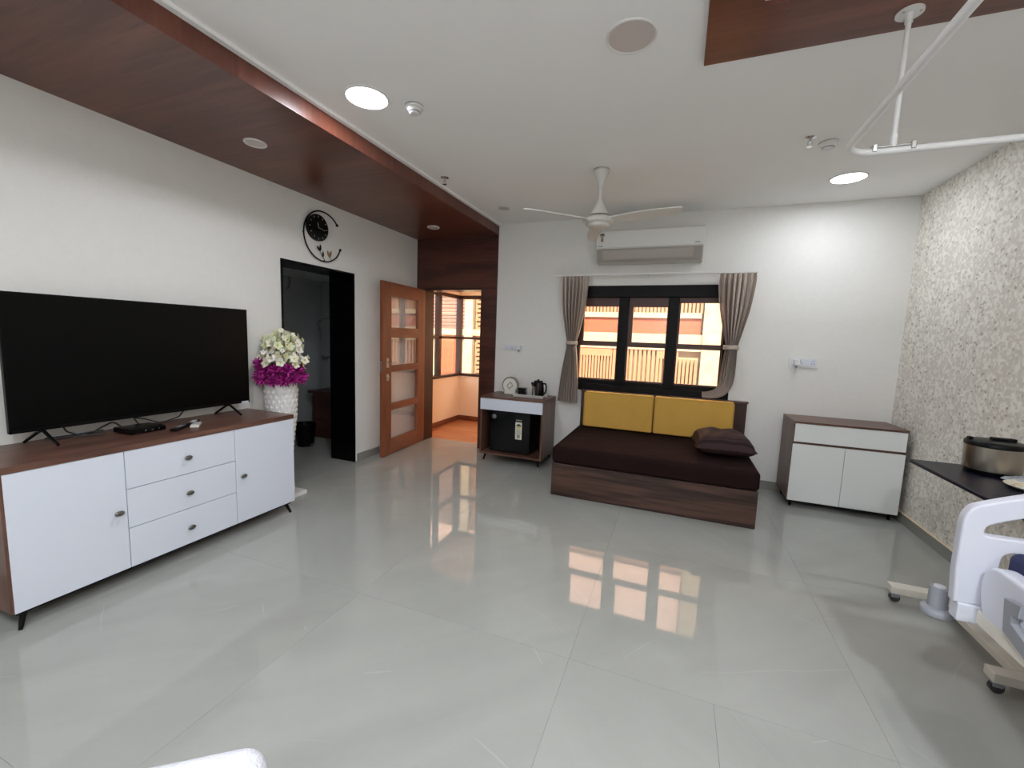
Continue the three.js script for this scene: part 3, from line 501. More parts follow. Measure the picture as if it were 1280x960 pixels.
// open fridge cabinet
{
  const x0 = 1.215, x1 = 1.967, zf = 0.511, yb = 0.1, yt = 0.773;
  const t = thing('fridge_cabinet', 'brown open cabinet with white drawer holding the small fridge', 'cabinet', [1.59, 0, 0.26]);
  obj('top', bx(x0 - 0.002, x1 + 0.002, yt - 0.022, yt, 0.006, zf, 0.0015), M.top, t); obj('side_panel', bx(x0, x0 + 0.018, yb, yt - 0.022, 0.006, zf - 0.003, 0.001, 'y'), M.top, t); obj('side_panel', bx(x1 - 0.018, x1, yb, yt - 0.022, 0.006, zf - 0.003, 0.001, 'y'), M.top, t);
  obj('bottom_panel', bx(x0 + 0.018, x1 - 0.018, yb, yb + 0.02, 0.006, zf - 0.003, 0.001), M.top, t); obj('back_panel', bx(x0 + 0.018, x1 - 0.018, yb + 0.02, yt - 0.022, 0.006, 0.014), M.top, t);
  obj('drawer', [bx(x0 + 0.004, x1 - 0.004, 0.622, yt - 0.024, zf - 0.006, zf + 0.012, 0.0015)], M.white, t, 'white drawer front'); obj('drawer_box', bx(x0 + 0.02, x1 - 0.02, 0.63, 0.74, 0.03, zf - 0.006), M.top, t);
  for (const [x, z, dx, dz] of [[x0 + 0.06, zf - 0.05, -0.025, 0.025], [x1 - 0.06, zf - 0.05, 0.025, 0.025], [x0 + 0.06, 0.06, -0.025, -0.025], [x1 - 0.06, 0.06, 0.025, -0.025]]) { const l = obj('leg', legGeo(x, yb + 0.001, z, dx, dz, 0.014, 0.008), M.black, t); obj('ferrule', rod(V(x + dx, 0, z + dz), V(x + dx * 0.8, 0.02, z + dz * 0.8), 0.0088, 0.0094, 10), M.metal, l); }
  const f = thing('mini_fridge', 'small black fridge inside the brown cabinet', 'fridge', [1.55, 0.12, 0.24]);
  obj('body', bx(1.3, 1.8, 0.128, 0.6, 0.06, 0.4, 0.006), M.black, f); obj('door', bx(1.3, 1.8, 0.13, 0.6, 0.403, 0.435, 0.008), M.blackGloss, f);
  for (const [x, z] of [[1.33, 0.09], [1.77, 0.09], [1.33, 0.37], [1.77, 0.37]]) obj('foot', at(new THREE.CylinderGeometry(0.014, 0.014, 0.01, 12), x, 0.124, z), M.rubber, f);
  obj('badge', at(new THREE.CylinderGeometry(0.028, 0.028, 0.006, 24).rotateX(Math.PI / 2), 1.36, 0.535, 0.437), M.chrome, f, 'round chrome badge');
  const lt = print(96, 256, (c, w, h) => { c.fillStyle = '#e9e4cf'; c.fillRect(0, 0, w, h); c.fillStyle = '#3f4a3a'; c.beginPath(); c.arc(w / 2, 62, 36, Math.PI, 0); c.fill(); c.fillStyle = '#d8b44a'; c.fillRect(18, 70, 60, 20); c.fillStyle = '#777'; for (let k = 0; k < 5; k++) c.fillRect(14, 104 + k * 12, 68, 5); c.fillStyle = '#555'; c.fillRect(8, 168, 80, 6); c.fillStyle = '#9a9a94'; c.fillRect(24, 184, 48, 52); });
  obj('energy_label', at(new THREE.PlaneGeometry(0.078, 0.2), 1.665, 0.395, 0.4358), std({ map: lt, roughness: 0.4 }), f, 'white and yellow energy label'); obj('brand_strip', bx(1.632, 1.7, 0.511, 0.523, 0.4352, 0.4362), M.metal, f);
  // on top
  const y = yt;
  const d = thing('arched_clock', 'small arched clock with grey rim on the fridge cabinet', 'clock', [1.45, y, 0.2]);
  const arch = (r, s) => { const q = new THREE.Shape(); const b = -0.1 * s; q.moveTo(-r * 0.78, b); q.lineTo(r * 0.78, b); for (let k = 0; k <= 24; k++) { const a = -0.68 + k / 24 * (Math.PI + 1.36); q.lineTo(Math.cos(a) * r, Math.sin(a) * r); } return q; };
  const dc = [1.46, y + 0.108, 0.19];
  obj('rim', at(new THREE.ExtrudeGeometry(arch(0.1, 1.08), { depth: 0.035, bevelEnabled: true, bevelSize: 0.003, bevelThickness: 0.003, bevelSegments: 2 }), ...dc), std({ color: 0x8d8778, roughness: 0.5 }), d); d.children[0].rotation.set(0, 0, 0);
  obj('face', at(new THREE.ExtrudeGeometry(arch(0.086, 1.02), { depth: 0.004, bevelEnabled: false }), dc[0], dc[1], dc[2] + 0.037), std({ color: 0xe6e3da, roughness: 0.5 }), d);
  for (const [u, v] of [[-0.022, 0.012], [0.022, -0.012], [0.014, 0.03], [-0.014, -0.03]]) obj('ornament', uvBox(new THREE.BoxGeometry(0.05, 0.01, 0.003).rotateZ(u * v > 0 ? -0.8 : 0.8).translate(dc[0] + u, dc[1] + v, dc[2] + 0.042)), std({ color: 0x9c927f, roughness: 0.5 }), d);
  const tr = thing('serving_tray', 'white flared serving tray on the fridge cabinet', 'tray', [1.74, y, 0.27]);
  const rim = (a, b, h) => { const s = new THREE.Shape(); s.moveTo(-a, -b); s.lineTo(a, -b); s.lineTo(a, b); s.lineTo(-a, b); return s; };
  obj('base', bx(1.575, 1.895, y, y + 0.006, 0.2, 0.36, 0.002), M.offwhite, tr);
  const wallG = []; for (const [ax, s] of [['x', 1], ['x', -1], ['z', 1], ['z', -1]]) { const g = ax === 'x' ? new THREE.BoxGeometry(0.005, 0.035, 0.2) : new THREE.BoxGeometry(0.36, 0.035, 0.005); if (ax === 'x') g.rotateZ(-s * 0.5).translate(1.735 + s * 0.168, y + 0.018, 0.28); else g.rotateX(s * 0.5).translate(1.735, y + 0.018, 0.28 + s * 0.088); wallG.push(g); }
  obj('rim', wallG, M.offwhite, tr);
  const b = thing('black_canister', 'small square black canister on the tray', 'canister', [1.63, y + 0.006, 0.27]); obj('body', bx(1.59, 1.675, y + 0.006, y + 0.085, 0.235, 0.31, 0.005), M.black, b); obj('lid', bx(1.588, 1.677, y + 0.085, y + 0.1, 0.233, 0.312, 0.004), M.blackGloss, b);
  [[1.702, 0.255, 'clear drinking glass touching the black canister on the tray'], [1.735, 0.31, 'clear drinking glass next to the kettle on the tray']].forEach(([x, z, l]) => tag(obj('drinking_glass', at(lathe([[0.0001, 0], [0.022, 0], [0.026, 0.1], [0.0245, 0.1], [0.021, 0.006], [0.0001, 0.006]], 20), x, y + 0.006, z)), l, 'glass', 'drinking glasses on the tray').material = M.tumbler);
  const k = thing('electric_kettle', 'black electric kettle with silver panel on the tray', 'kettle', [1.83, y + 0.006, 0.27]);
  obj('body', at(lathe([[0.0001, 0], [0.066, 0], [0.07, 0.02], [0.068, 0.1], [0.06, 0.165], [0.055, 0.175], [0.0001, 0.178]], 28), 1.825, y + 0.006, 0.27), M.blackGloss, k);
  obj('lid', at(lathe([[0.054, 0], [0.05, 0.012], [0.014, 0.016], [0.012, 0.028], [0.0001, 0.03]], 24), 1.825, y + 0.182, 0.27), M.black, k);
  obj('panel', at(new THREE.CylinderGeometry(0.0702, 0.0715, 0.11, 12, 1, true, -0.75, 0.6), 1.825, y + 0.08, 0.27), M.chrome, k, 'silver panel');
  obj('handle', tube([V(1.88, y + 0.165, 0.28), V(1.915, y + 0.165, 0.285), V(1.925, y + 0.13, 0.287), V(1.92, y + 0.07, 0.285), V(1.888, y + 0.045, 0.28)], 0.009, 30, 8), M.black, k);
  obj('spout', rod(V(1.77, y + 0.125, 0.265), V(1.742, y + 0.168, 0.262), 0.02, 0.012), M.blackGloss, k);
}
// switch plates
function socketPlate(x0, x1, y0, y1, label, plugAt) {
  const t = thing('socket_plate', label, 'socket', [(x0 + x1) / 2, (y0 + y1) / 2, 0], 'wall socket plates');
  obj('plate', bx(x0, x1, y0, y1, 0, 0.012, 0.003), M.whitePlastic, t);
  const n = 4, w = (x1 - x0 - 0.03) / n;
  for (let k = 0; k < n; k++) {
    const a = x0 + 0.015 + k * w;
    if (k === n - 1 || k === 1) { const s = obj('socket_face', bx(a + 0.003, a + w - 0.003, y0 + 0.015, y1 - 0.015, 0.012, 0.014, 0.002), M.white, t); for (const [u, v] of [[0, 0.012], [-0.011, -0.01], [0.011, -0.01]]) obj('pin_hole', at(new THREE.CylinderGeometry(0.004, 0.004, 0.002, 10).rotateX(Math.PI / 2), a + w / 2 + u, (y0 + y1) / 2 + v, 0.0145), M.black, s); }
    else obj('switch', bx(a + 0.006, a + w - 0.006, y0 + 0.018, y1 - 0.018, 0.012, 0.018, 0.002), M.white, t);
  }
  const p = thing('power_plug', 'white power plug in the ' + label.replace('white ', ''), 'plug', [plugAt[0], plugAt[1], 0.014]);
  obj('body', bx(plugAt[0] - 0.022, plugAt[0] + 0.022, plugAt[1] - 0.03, plugAt[1] + 0.03, 0.0155, 0.06, 0.008), M.whitePlastic, p);
  obj('cord_grip', rod(V(plugAt[0], plugAt[1] - 0.03, 0.04), V(plugAt[0], plugAt[1] - 0.055, 0.04), 0.008, 0.006), M.greyPlastic, p);
}
socketPlate(1.275, 1.55, 1.288, 1.366, 'white socket plate above the fridge cabinet', [1.482, 1.33]);
socketPlate(4.305, 4.545, 1.256, 1.356, 'white socket plate above the low white cabinet', [4.362, 1.305]);

// low white cabinet
{
  const x0 = 4.306, x1 = 5.116, zf = 0.448, yb = 0.068, yt = 0.794;
  const t = thing('storage_cabinet', 'low cabinet with two white doors and brown top in the corner', 'cabinet', [4.71, 0, 0.23]);
  obj('top', bx(x0 - 0.002, x1 + 0.002, yt - 0.018, yt, 0.014, zf + 0.004, 0.0015), M.top, t, 'brown wood top'); obj('side_panel', bx(x0, x0 + 0.018, yb, yt - 0.018, 0.014, zf - 0.002, 0.001, 'y'), M.top, t, 'brown wood side panel'); obj('side_panel', bx(x1 - 0.018, x1, yb, yt - 0.018, 0.014, zf - 0.002, 0.001, 'y'), M.top, t, 'brown wood side panel');
  obj('body', bx(x0 + 0.018, x1 - 0.018, yb + 0.002, yt - 0.018, 0.014, zf - 0.022), M.top, t);
  obj('drawer', bx(x0 + 0.008, x1 - 0.004, 0.61, yt - 0.02, zf - 0.02, zf, 0.0015), M.whiteGrey, t, 'white drawer front');
  obj('door', bx(x0 + 0.003, 4.699, yb - 0.004, 0.588, zf - 0.02, zf, 0.0015), M.whiteGrey, t, 'white door'); obj('door', bx(4.7025, x1 - 0.001, yb - 0.004, 0.588, zf - 0.02, zf, 0.0015), M.whiteGrey, t, 'white door');
  for (const [x, z] of [[x0 + 0.04, zf - 0.05], [x1 - 0.04, zf - 0.05], [x0 + 0.04, 0.06], [x1 - 0.04, 0.06]]) obj('leg', legGeo(x, yb + 0.003, z, 0, 0, 0.014, 0.01), M.black, t);
}
// daybed
{
  const x0 = 2.27, x1 = 3.953, zf = 1.149, yb = 0.306, ym = 0.482;
  const t = thing('daybed', 'dark walnut daybed with brown mattress under the window', 'daybed', [3.11, 0, 0.6]);
  obj('front_panel', bx(x0, x1, 0.002, yb, zf - 0.022, zf, 0.002, 'x'), M.walnut, t); obj('side_panel', bx(x0, x0 + 0.022, 0.002, yb, 0.02, zf - 0.022, 0.002, 'z'), M.walnut, t); obj('side_panel', bx(x1 - 0.022, x1, 0.002, yb, 0.02, zf - 0.022, 0.002, 'z'), M.walnut, t);
  obj('platform', bx(x0 + 0.022, x1 - 0.022, yb - 0.03, yb - 0.002, 0.02, zf - 0.022), M.darkwood, t);
  obj('back_panel', bx(x0 + 0.012, x1 + 0.022, yb, 0.868, 0.014, 0.055, 0.003, 'x', [0, 0.2]), M.darkwood, t); obj('back_ledge', bx(x0 + 0.006, x1 + 0.03, 0.868, 0.885, 0.014, 0.085, 0.003, 'x'), M.walnut, t);
  const g = new RoundedBoxGeometry(x1 - x0 + 0.012, ym - yb, zf - 0.055 + 0.008, 8, 0.035); const p = g.attributes.position;
  for (let i = 0; i < p.count; i++) { const x = p.getX(i), y = p.getY(i), z = p.getZ(i); if (y > 0) p.setY(i, y - 0.012 * Math.pow(Math.abs(x) / 0.85, 6) - 0.008 * Math.pow(Math.abs(z) / 0.55, 6)); }
  g.computeVertexNormals(); obj('mattress', uvBox(g.translate((x0 + x1) / 2, (yb + ym) / 2, (zf + 0.055) / 2 + 0.004)), M.sheet, t, 'mattress in a dark brown sheet');
  const cushion = (a, b, label) => {
    const c = thing('backrest_cushion', label, 'cushion', [(a + b) / 2, ym, 0.11], 'mustard cushions on the daybed');
    const q = new RoundedBoxGeometry(b - a, 0.4, 0.105, 5, 0.022); const p = q.attributes.position;
    for (let i = 0; i < p.count; i++) { const u = p.getX(i) / (b - a) * 2, v = p.getY(i) / 0.2; p.setZ(i, p.getZ(i) * (1 + 0.06 * (1 - u * u) * (1 - v * v))); }
    q.computeVertexNormals(); obj('cover', uvBox(q.translate((a + b) / 2, ym + 0.196, 0.112)), M.mustard, c);
    const e = 0.004; obj('piping', tube([V(a + e, ym + 0.01, 0.163), V(a + e, ym + 0.388, 0.163), V(b - e, ym + 0.388, 0.163), V(b - e, ym + 0.01, 0.163)].flatMap((v, i, A) => { const w = A[(i + 1) % 4]; return [0.03, 0.5, 0.97].map((s) => v.clone().lerp(w, s)); }), 0.0035, 120, 6, true), M.mustard, c);
  };
  cushion(2.338, 3.083, 'mustard yellow daybed back cushion nearer the fridge cabinet'); cushion(3.093, 3.852, 'mustard yellow daybed back cushion behind the brown pillow');
  const pl = thing('pillow', 'dark brown striped satin pillow on the daybed', 'pillow', [3.715, ym, 0.66]); pl.userData.local = true; pl.rotation.y = 0.06;
  const nx = 30, nz = 24, pos = [], idx = [], uv = [];
  for (const s of [1, -1]) { const o = pos.length / 3; for (let j = 0; j <= nz; j++) for (let i = 0; i <= nx; i++) {
    const u = i / nx * 2 - 1, v = j / nz * 2 - 1, h = Math.pow(1 - Math.pow(Math.abs(u), 4), 0.45) * Math.pow(1 - Math.pow(Math.abs(v), 4), 0.45), pin = 1 - 0.06 * (1 - v * v) * Math.abs(u) , pin2 = 1 - 0.06 * (1 - u * u) * Math.abs(v);
    const wr = 0.006 * Math.sin(u * 9 + v * 3) * h * (s > 0 ? 1 : 0.2);
    pos.push(u * 0.235 * pin, 0.07 + s * (s > 0 ? 0.12 : 0.068) * h + wr + 0.02 * Math.max(0, -v) * (s > 0 ? 1 : 0) * h, v * 0.24 * pin2); uv.push(v * 0.24, u * 0.235); }
    for (let j = 0; j < nz; j++) for (let i = 0; i < nx; i++) { const a = o + j * (nx + 1) + i, b = a + 1, c = a + nx + 1, d = c + 1; s > 0 ? idx.push(a, c, b, b, c, d) : idx.push(a, b, c, b, d, c); } }
  const pg = new THREE.BufferGeometry(); pg.setAttribute('position', new THREE.Float32BufferAttribute(pos, 3)); pg.setAttribute('uv', new THREE.Float32BufferAttribute(uv, 2)); pg.setIndex(idx); pg.computeVertexNormals();
  obj('cover', pg, M.satin, pl);
  obj('piping', tube([[-0.232, -0.236], [0, -0.226], [0.232, -0.236], [0.221, 0], [0.232, 0.236], [0, 0.226], [-0.232, 0.236], [-0.221, 0]].map(([x, z]) => V(x, 0.07, z)), 0.004, 90, 6, true), M.satin, pl);
}
// curtains on a white rail
{
  const t = thing('curtain_rail', 'thin white curtain rail above the window', 'curtain rail', [2.93, 2.165, 0.06]);
  obj('rail', bx(1.9, 3.955, 2.158, 2.176, 0.085, 0.11, 0.003), M.whitePlastic, t);
  for (const x of [1.98, 2.93, 3.9]) obj('bracket', [bx(x - 0.012, x + 0.012, 2.15, 2.185, 0, 0.006), bx(x - 0.008, x + 0.008, 2.16, 2.174, 0.006, 0.085)], M.whitePlastic, t);
  const sheetOf = (fn, nu, nv) => { const pos = [], uv = [], idx = []; for (let j = 0; j <= nv; j++) for (let i = 0; i <= nu; i++) { const q = fn(i / nu, j / nv); pos.push(...q); uv.push(i / nu * 1.1, j / nv); } for (let j = 0; j < nv; j++) for (let i = 0; i < nu; i++) { const a = j * (nu + 1) + i, b = a + 1, c = a + nu + 1, d = c + 1; idx.push(a, c, b, b, c, d); } const g = new THREE.BufferGeometry(); g.setAttribute('position', new THREE.Float32BufferAttribute(pos, 3)); g.setAttribute('uv', new THREE.Float32BufferAttribute(uv, 2)); g.setIndex(idx); g.computeVertexNormals(); return g; };
  // centreline [x, y, z, width, fold depth] down the cloth
  const cloth = (keys, n, ph) => { const c = (k) => new THREE.SplineCurve(keys.map((q, i) => new THREE.Vector2(i, q[k]))); const C = [0, 1, 2, 3, 4].map(c); return sheetOf((s, v) => {
    const e = 1e-3, g = (k, w) => C[k].getPoint(Math.min(1, Math.max(0, w))).y; const x = g(0, v), y = g(1, v), z = g(2, v), w = g(3, v), a = g(4, v);
    let tx = g(0, v + e) - g(0, v - e), ty = g(1, v + e) - g(1, v - e); const L = Math.hypot(tx, ty) || 1; tx /= L; ty /= L;
    const o = (s - 0.5) * w, f = Math.sin(s * n * 6.283 + ph) * a + 0.35 * a * Math.sin(s * n * 2.1 * 6.283 + 1.3 + v * 2);
    return [x - ty * o, y + tx * o, z + f]; }, 130, 60); };
  const curtain = (keys, n, ph, tie, label) => {
    const c = thing('curtain', label, 'curtain', [keys[0][0], 2.15, 0.1]);
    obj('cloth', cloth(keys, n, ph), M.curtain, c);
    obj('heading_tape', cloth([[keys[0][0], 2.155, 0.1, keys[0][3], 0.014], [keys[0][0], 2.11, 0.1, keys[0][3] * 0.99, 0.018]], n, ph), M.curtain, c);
    const [x, y, z, w] = tie, pts = []; for (let k = 0; k < 16; k++) { const a = k / 16 * 6.283; pts.push(V(x + Math.cos(a) * (w / 2 + 0.012), y, z + Math.sin(a) * 0.06)); }
    const g = tube(pts, 0.006, 48, 6, true).scale(1, 4, 1).translate(0, -3 * y, 0); obj('tieback', g, std({ color: 0xbfaea1, roughness: 0.5 }), c, 'beige tieback band');
  };
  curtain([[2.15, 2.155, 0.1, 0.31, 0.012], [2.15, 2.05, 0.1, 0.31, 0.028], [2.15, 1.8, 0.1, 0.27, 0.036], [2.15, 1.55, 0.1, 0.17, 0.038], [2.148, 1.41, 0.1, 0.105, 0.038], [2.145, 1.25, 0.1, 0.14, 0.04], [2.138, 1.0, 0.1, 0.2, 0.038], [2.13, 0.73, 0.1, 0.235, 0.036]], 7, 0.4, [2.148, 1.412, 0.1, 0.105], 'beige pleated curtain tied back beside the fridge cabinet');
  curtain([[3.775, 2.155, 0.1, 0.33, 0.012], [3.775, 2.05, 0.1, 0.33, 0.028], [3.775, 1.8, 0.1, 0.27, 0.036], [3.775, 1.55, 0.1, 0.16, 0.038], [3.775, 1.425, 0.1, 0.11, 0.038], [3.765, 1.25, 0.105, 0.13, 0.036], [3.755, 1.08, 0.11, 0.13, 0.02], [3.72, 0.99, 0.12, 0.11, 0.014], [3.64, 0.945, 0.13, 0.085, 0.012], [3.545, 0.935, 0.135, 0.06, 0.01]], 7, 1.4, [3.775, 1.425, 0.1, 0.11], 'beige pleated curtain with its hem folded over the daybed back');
}
// air conditioner
{
  const x0 = 2.393, x1 = 3.443, y0 = 2.28, y1 = 2.604;
  const t = thing('air_conditioner', 'white split air conditioner above the window', 'air conditioner', [2.918, y0, 0.1]);
  const s = new THREE.Shape(); s.moveTo(0, y0 + 0.005); s.lineTo(0.13, y0); s.quadraticCurveTo(0.17, y0 + 0.01, 0.205, y0 + 0.1); s.lineTo(0.225, y0 + 0.14); s.lineTo(0.222, y1 - 0.02); s.quadraticCurveTo(0.22, y1, 0.2, y1); s.lineTo(0, y1); s.closePath();
  obj('body', uvBox(new THREE.ExtrudeGeometry(s, { depth: x1 - x0, bevelEnabled: true, bevelSize: 0.004, bevelThickness: 0.004, bevelSegments: 2, curveSegments: 8 }).rotateY(-Math.PI / 2).scale(1, 1, 1).translate(x1, 0, 0)), M.offwhite, t); 
  obj('front_panel', bx(x0 + 0.002, x1 - 0.002, y0 + 0.142, y1 - 0.012, 0.224, 0.236, 0.004), std({ color: 0xe2e2de, roughness: 0.25 }), t);
  const flap = (n, a, b, yA, zA, yB, zB, th, m, l) => { const w = Math.hypot(yB - yA, zB - zA); obj(n, uvBox(new RoundedBoxGeometry(b - a, w, th, 2, th * 0.4).rotateX(Math.atan2(zB - zA, yB - yA)).translate((a + b) / 2, (yA + yB) / 2, (zA + zB) / 2)), m, t, l); };
  flap('vent_frame', x0 + 0.006, x1 - 0.006, y0 + 0.004, 0.156, y0 + 0.132, 0.229, 0.012, std({ color: 0xa9a39c, roughness: 0.4 }));
  flap('louver', x0 + 0.07, x1 - 0.09, y0 + 0.03, 0.181, y0 + 0.115, 0.2295, 0.012, std({ color: 0xbab3ac, roughness: 0.35 }), 'grey air louver');
  const lt = print(64, 128, (c, w, h) => { c.fillStyle = '#dcd8cc'; c.fillRect(0, 0, w, h); c.fillStyle = '#4a3f38'; c.beginPath(); c.arc(32, 38, 26, Math.PI, 0); c.fill(); c.fillStyle = '#7a6a55'; c.fillRect(14, 44, 36, 14); c.fillRect(20, 66, 24, 40); });
  obj('energy_label', at(new THREE.PlaneGeometry(0.062, 0.115), x0 + 0.06, y0 + 0.245, 0.2366), std({ map: lt, roughness: 0.4 }), t, 'energy label'); obj('brand_mark', bx(x0 + 0.018, x0 + 0.07, y0 + 0.155, y0 + 0.165, 0.2358, 0.2368), M.greyPlastic, t); obj('brand_mark', bx(x1 - 0.08, x1 - 0.035, y0 + 0.16, y0 + 0.17, 0.2358, 0.2368), M.greyPlastic, t);
}
// ceiling fan
{
  const cx = 2.613, cz = 1.33;
  const t = thing('ceiling_fan', 'white three blade ceiling fan in front of the air conditioner', 'fan', [cx, 2.35, cz]);
  obj('canopy', at(lathe([[0.0001, 2.8], [0.062, 2.8], [0.06, 2.78], [0.034, 2.72], [0.017, 2.68], [0.016, 2.66], [0.0001, 2.66]], 28), cx, 0, cz), M.offwhite, t);
  obj('downrod', rod(V(cx, 2.5, cz), V(cx, 2.7, cz), 0.0135), M.offwhite, t);
  obj('bell', at(lathe([[0.014, 2.58], [0.022, 2.56], [0.045, 2.51], [0.075, 2.455], [0.078, 2.445], [0.0001, 2.445]], 32), cx, 0, cz), M.offwhite, t);
  obj('motor', at(lathe([[0.0001, 2.44], [0.075, 2.44], [0.115, 2.42], [0.125, 2.4], [0.118, 2.385], [0.09, 2.378], [0.0001, 2.378]], 36), cx, 0, cz), M.offwhite, t); obj('bottom_cap', at(lathe([[0.09, 2.378], [0.088, 2.36], [0.07, 2.352], [0.0001, 2.35]], 32), cx, 0, cz), M.offwhite, t);
  for (let k = 0; k < 3; k++) {
    const s = new THREE.Shape(); s.moveTo(0.09, -0.03); s.bezierCurveTo(0.2, -0.075, 0.4, -0.085, 0.6, -0.06); s.quadraticCurveTo(0.655, -0.03, 0.65, 0.02); s.bezierCurveTo(0.45, 0.055, 0.25, 0.05, 0.09, 0.03); s.closePath();
    obj('blade', new THREE.ExtrudeGeometry(s, { depth: 0.006, bevelEnabled: true, bevelSize: 0.002, bevelThickness: 0.002, bevelSegments: 2, curveSegments: 12 }).rotateX(Math.PI / 2 - 0.24).rotateY(-(0.28 + k * 2.0944)).translate(cx, 2.41, cz), M.offwhite, t);
  }
}
// ───────────── ceiling fittings ─────────────
function downlight(x, z, power, label, r = 0.125, y = H, group) {
  const on = power > 0, t = thing(on ? 'downlight' : 'unlit_downlight', label, 'ceiling light', [x, y, z], group);
  obj('rim', at(lathe([[r - 0.012, 0.0], [r - 0.012, -0.006], [r - 0.004, -0.01], [r, -0.006], [r, 0]], 40), x, y, z), M.lampRim, t);
  obj('diffuser', at(new THREE.CylinderGeometry(r - 0.012, r - 0.012, 0.005, 40), x, y - 0.003, z), on ? M.lampOn : M.lampOff, t, on ? 'glowing white diffuser' : 'unlit diffuser');
  if (on) { const l = new THREE.RectAreaLight(LAMP_COLOR, power, 0.15, 0.15); l.rotation.x = -Math.PI / 2; l.position.set(0, -0.012, 0); t.add(l); }
}
downlight(1.5, 2.745, 105, 'lit round downlight beside the wood soffit');
downlight(4.44, 0.637, 50, 'lit round downlight near the wallpaper wall');
downlight(1.5, 4.9, 45, 'added unseen fill downlight beside the soffit near the far wall');  // guessed lamp behind the camera, added as weak fill on the television side
downlight(2.99, 5.2, 350, 'added unseen fill downlight in the white ceiling near the far wall');  // guessed lamp behind the camera, added as the main fill for room and ceiling
downlight(4.4, 4.9, 290, 'added unseen fill downlight inside the wood ceiling frame');  // guessed lamp behind the camera, added to brighten the wallpaper and corner cabinet
downlight(2.987, 2.777, 0, 'unlit round ceiling panel beside the wood ceiling frame', 0.112);
downlight(1.471, 0.605, 0, 'small unlit round spotlight in the white ceiling near the doorway cladding', 0.065);
for (const z of [0.524, 2.727, 4.93]) downlight(0.56, z, 0, z < 1 ? 'small round spotlight in the soffit over the teak door' : z < 3 ? 'small round spotlight in the soffit over the television' : 'small round spotlight in the soffit past the sideboard', 0.07, SOF, 'unlit spotlights in the soffit');
function detector(x, z, label) {
  const t = thing('smoke_detector', label, 'smoke detector', [x, H, z]);
  obj('base', at(lathe([[0.0001, -0.016], [0.05, -0.016], [0.054, -0.012], [0.055, 0], [0.0001, 0]], 32), x, H, z), M.whitePlastic, t); obj('head', at(lathe([[0.0001, -0.046], [0.022, -0.046], [0.03, -0.04], [0.04, -0.022], [0.044, -0.016]], 32), x, H, z), M.whitePlastic, t);
  obj('sensor_ring', at(new THREE.TorusGeometry(0.033, 0.003, 8, 32).rotateX(Math.PI / 2), x, H - 0.034, z), M.greyPlastic, t);
}
detector(1.711, 2.58, 'white smoke detector beside the lit downlight'); detector(4.107, 1.368, 'white smoke detector beside the curtain track corner');
function sprinkler(x, z, label) {
  const t = thing('fire_sprinkler', label, 'sprinkler', [x, H, z]);
  obj('escutcheon', at(lathe([[0.01, -0.01], [0.034, -0.003], [0.036, 0]], 28), x, H, z), M.chrome, t); obj('body', rod(V(x, H - 0.03, z), V(x, H, z), 0.008), M.chrome, t);
  obj('frame', [rod(V(x - 0.012, H - 0.052, z), V(x - 0.01, H - 0.026, z), 0.003), rod(V(x + 0.012, H - 0.052, z), V(x + 0.01, H - 0.026, z), 0.003), rod(V(x - 0.013, H - 0.052, z), V(x + 0.013, H - 0.052, z), 0.003)], M.chrome, t); obj('deflector', at(new THREE.CylinderGeometry(0.018, 0.018, 0.002, 16), x, H - 0.056, z), M.chrome, t);
}
sprinkler(1.301, 1.53, 'chrome ceiling sprinkler near the wood soffit'); sprinkler(3.978, 1.477, 'chrome ceiling sprinkler near the curtain track corner');
// curtain track round the bed
{
  const y = 2.262, x0 = 3.862, z0 = 2.6, pts = [V(W - 0.004, y, z0), V(4.6, y, z0), V(x0 + 0.16, y, z0), V(x0 + 0.09, y, z0 + 0.004), V(x0 + 0.035, y, z0 + 0.03), V(x0 + 0.006, y, z0 + 0.08), V(x0, y, z0 + 0.16), V(x0, y, 3.6), V(x0, y, 5.2)];
  const t = thing('curtain_track', 'white bent cubicle curtain track hung over the bed', 'curtain track', [x0, y, z0]);
  obj('track', tube(pts, 0.0135, 160, 12), M.whitePlastic, t);
  obj('wall_flange', at(new THREE.CylinderGeometry(0.035, 0.035, 0.006, 24).rotateZ(Math.PI / 2), W - 0.003, y, z0), M.whitePlastic, t);
  const yc = H - 0.02;
  const hang = (x, z, alongX) => { const h = obj('hanger_rod', [rod(V(x, y + 0.012, z), V(x, yc - 0.006, z), 0.0095)], M.whitePlastic, t);
    obj('ceiling_flange', at(new THREE.CylinderGeometry(0.045, 0.045, 0.007, 28), x, yc - 0.0035, z), M.whitePlastic, h); obj('sleeve', [rod(V(x, y + 0.012, z), V(x, y + 0.06, z), 0.013), rod(V(x, yc - 0.04, z), V(x, yc - 0.007, z), 0.013)], M.whitePlastic, h);
    for (let k = 0; k < 3; k++) { const a = k * 2.094 + 0.4; obj('screw', at(new THREE.SphereGeometry(0.005, 8, 6), x + 0.033 * Math.cos(a), yc - 0.008, z + 0.033 * Math.sin(a)), M.metal, h); }
    const e = 0.075, bz = [alongX ? bx(x - e, x + e, y + 0.012, y + 0.018, z - 0.012, z + 0.012, 0.002) : bx(x - 0.012, x + 0.012, y + 0.012, y + 0.018, z - e, z + e, 0.002)]; for (const s of [-1, 1]) bz.push(alongX ? bx(x + s * (e - 0.012) - 0.008, x + s * (e - 0.012) + 0.008, y - 0.004, y + 0.026, z - 0.018, z + 0.018, 0.003) : bx(x - 0.018, x + 0.018, y - 0.004, y + 0.026, z + s * (e - 0.012) - 0.008, z + s * (e - 0.012) + 0.008, 0.003)); obj('clamp', bz, M.metal, h, 'metal clamp'); };
  hang(4.035, z0, true); hang(4.95, z0, true);
}
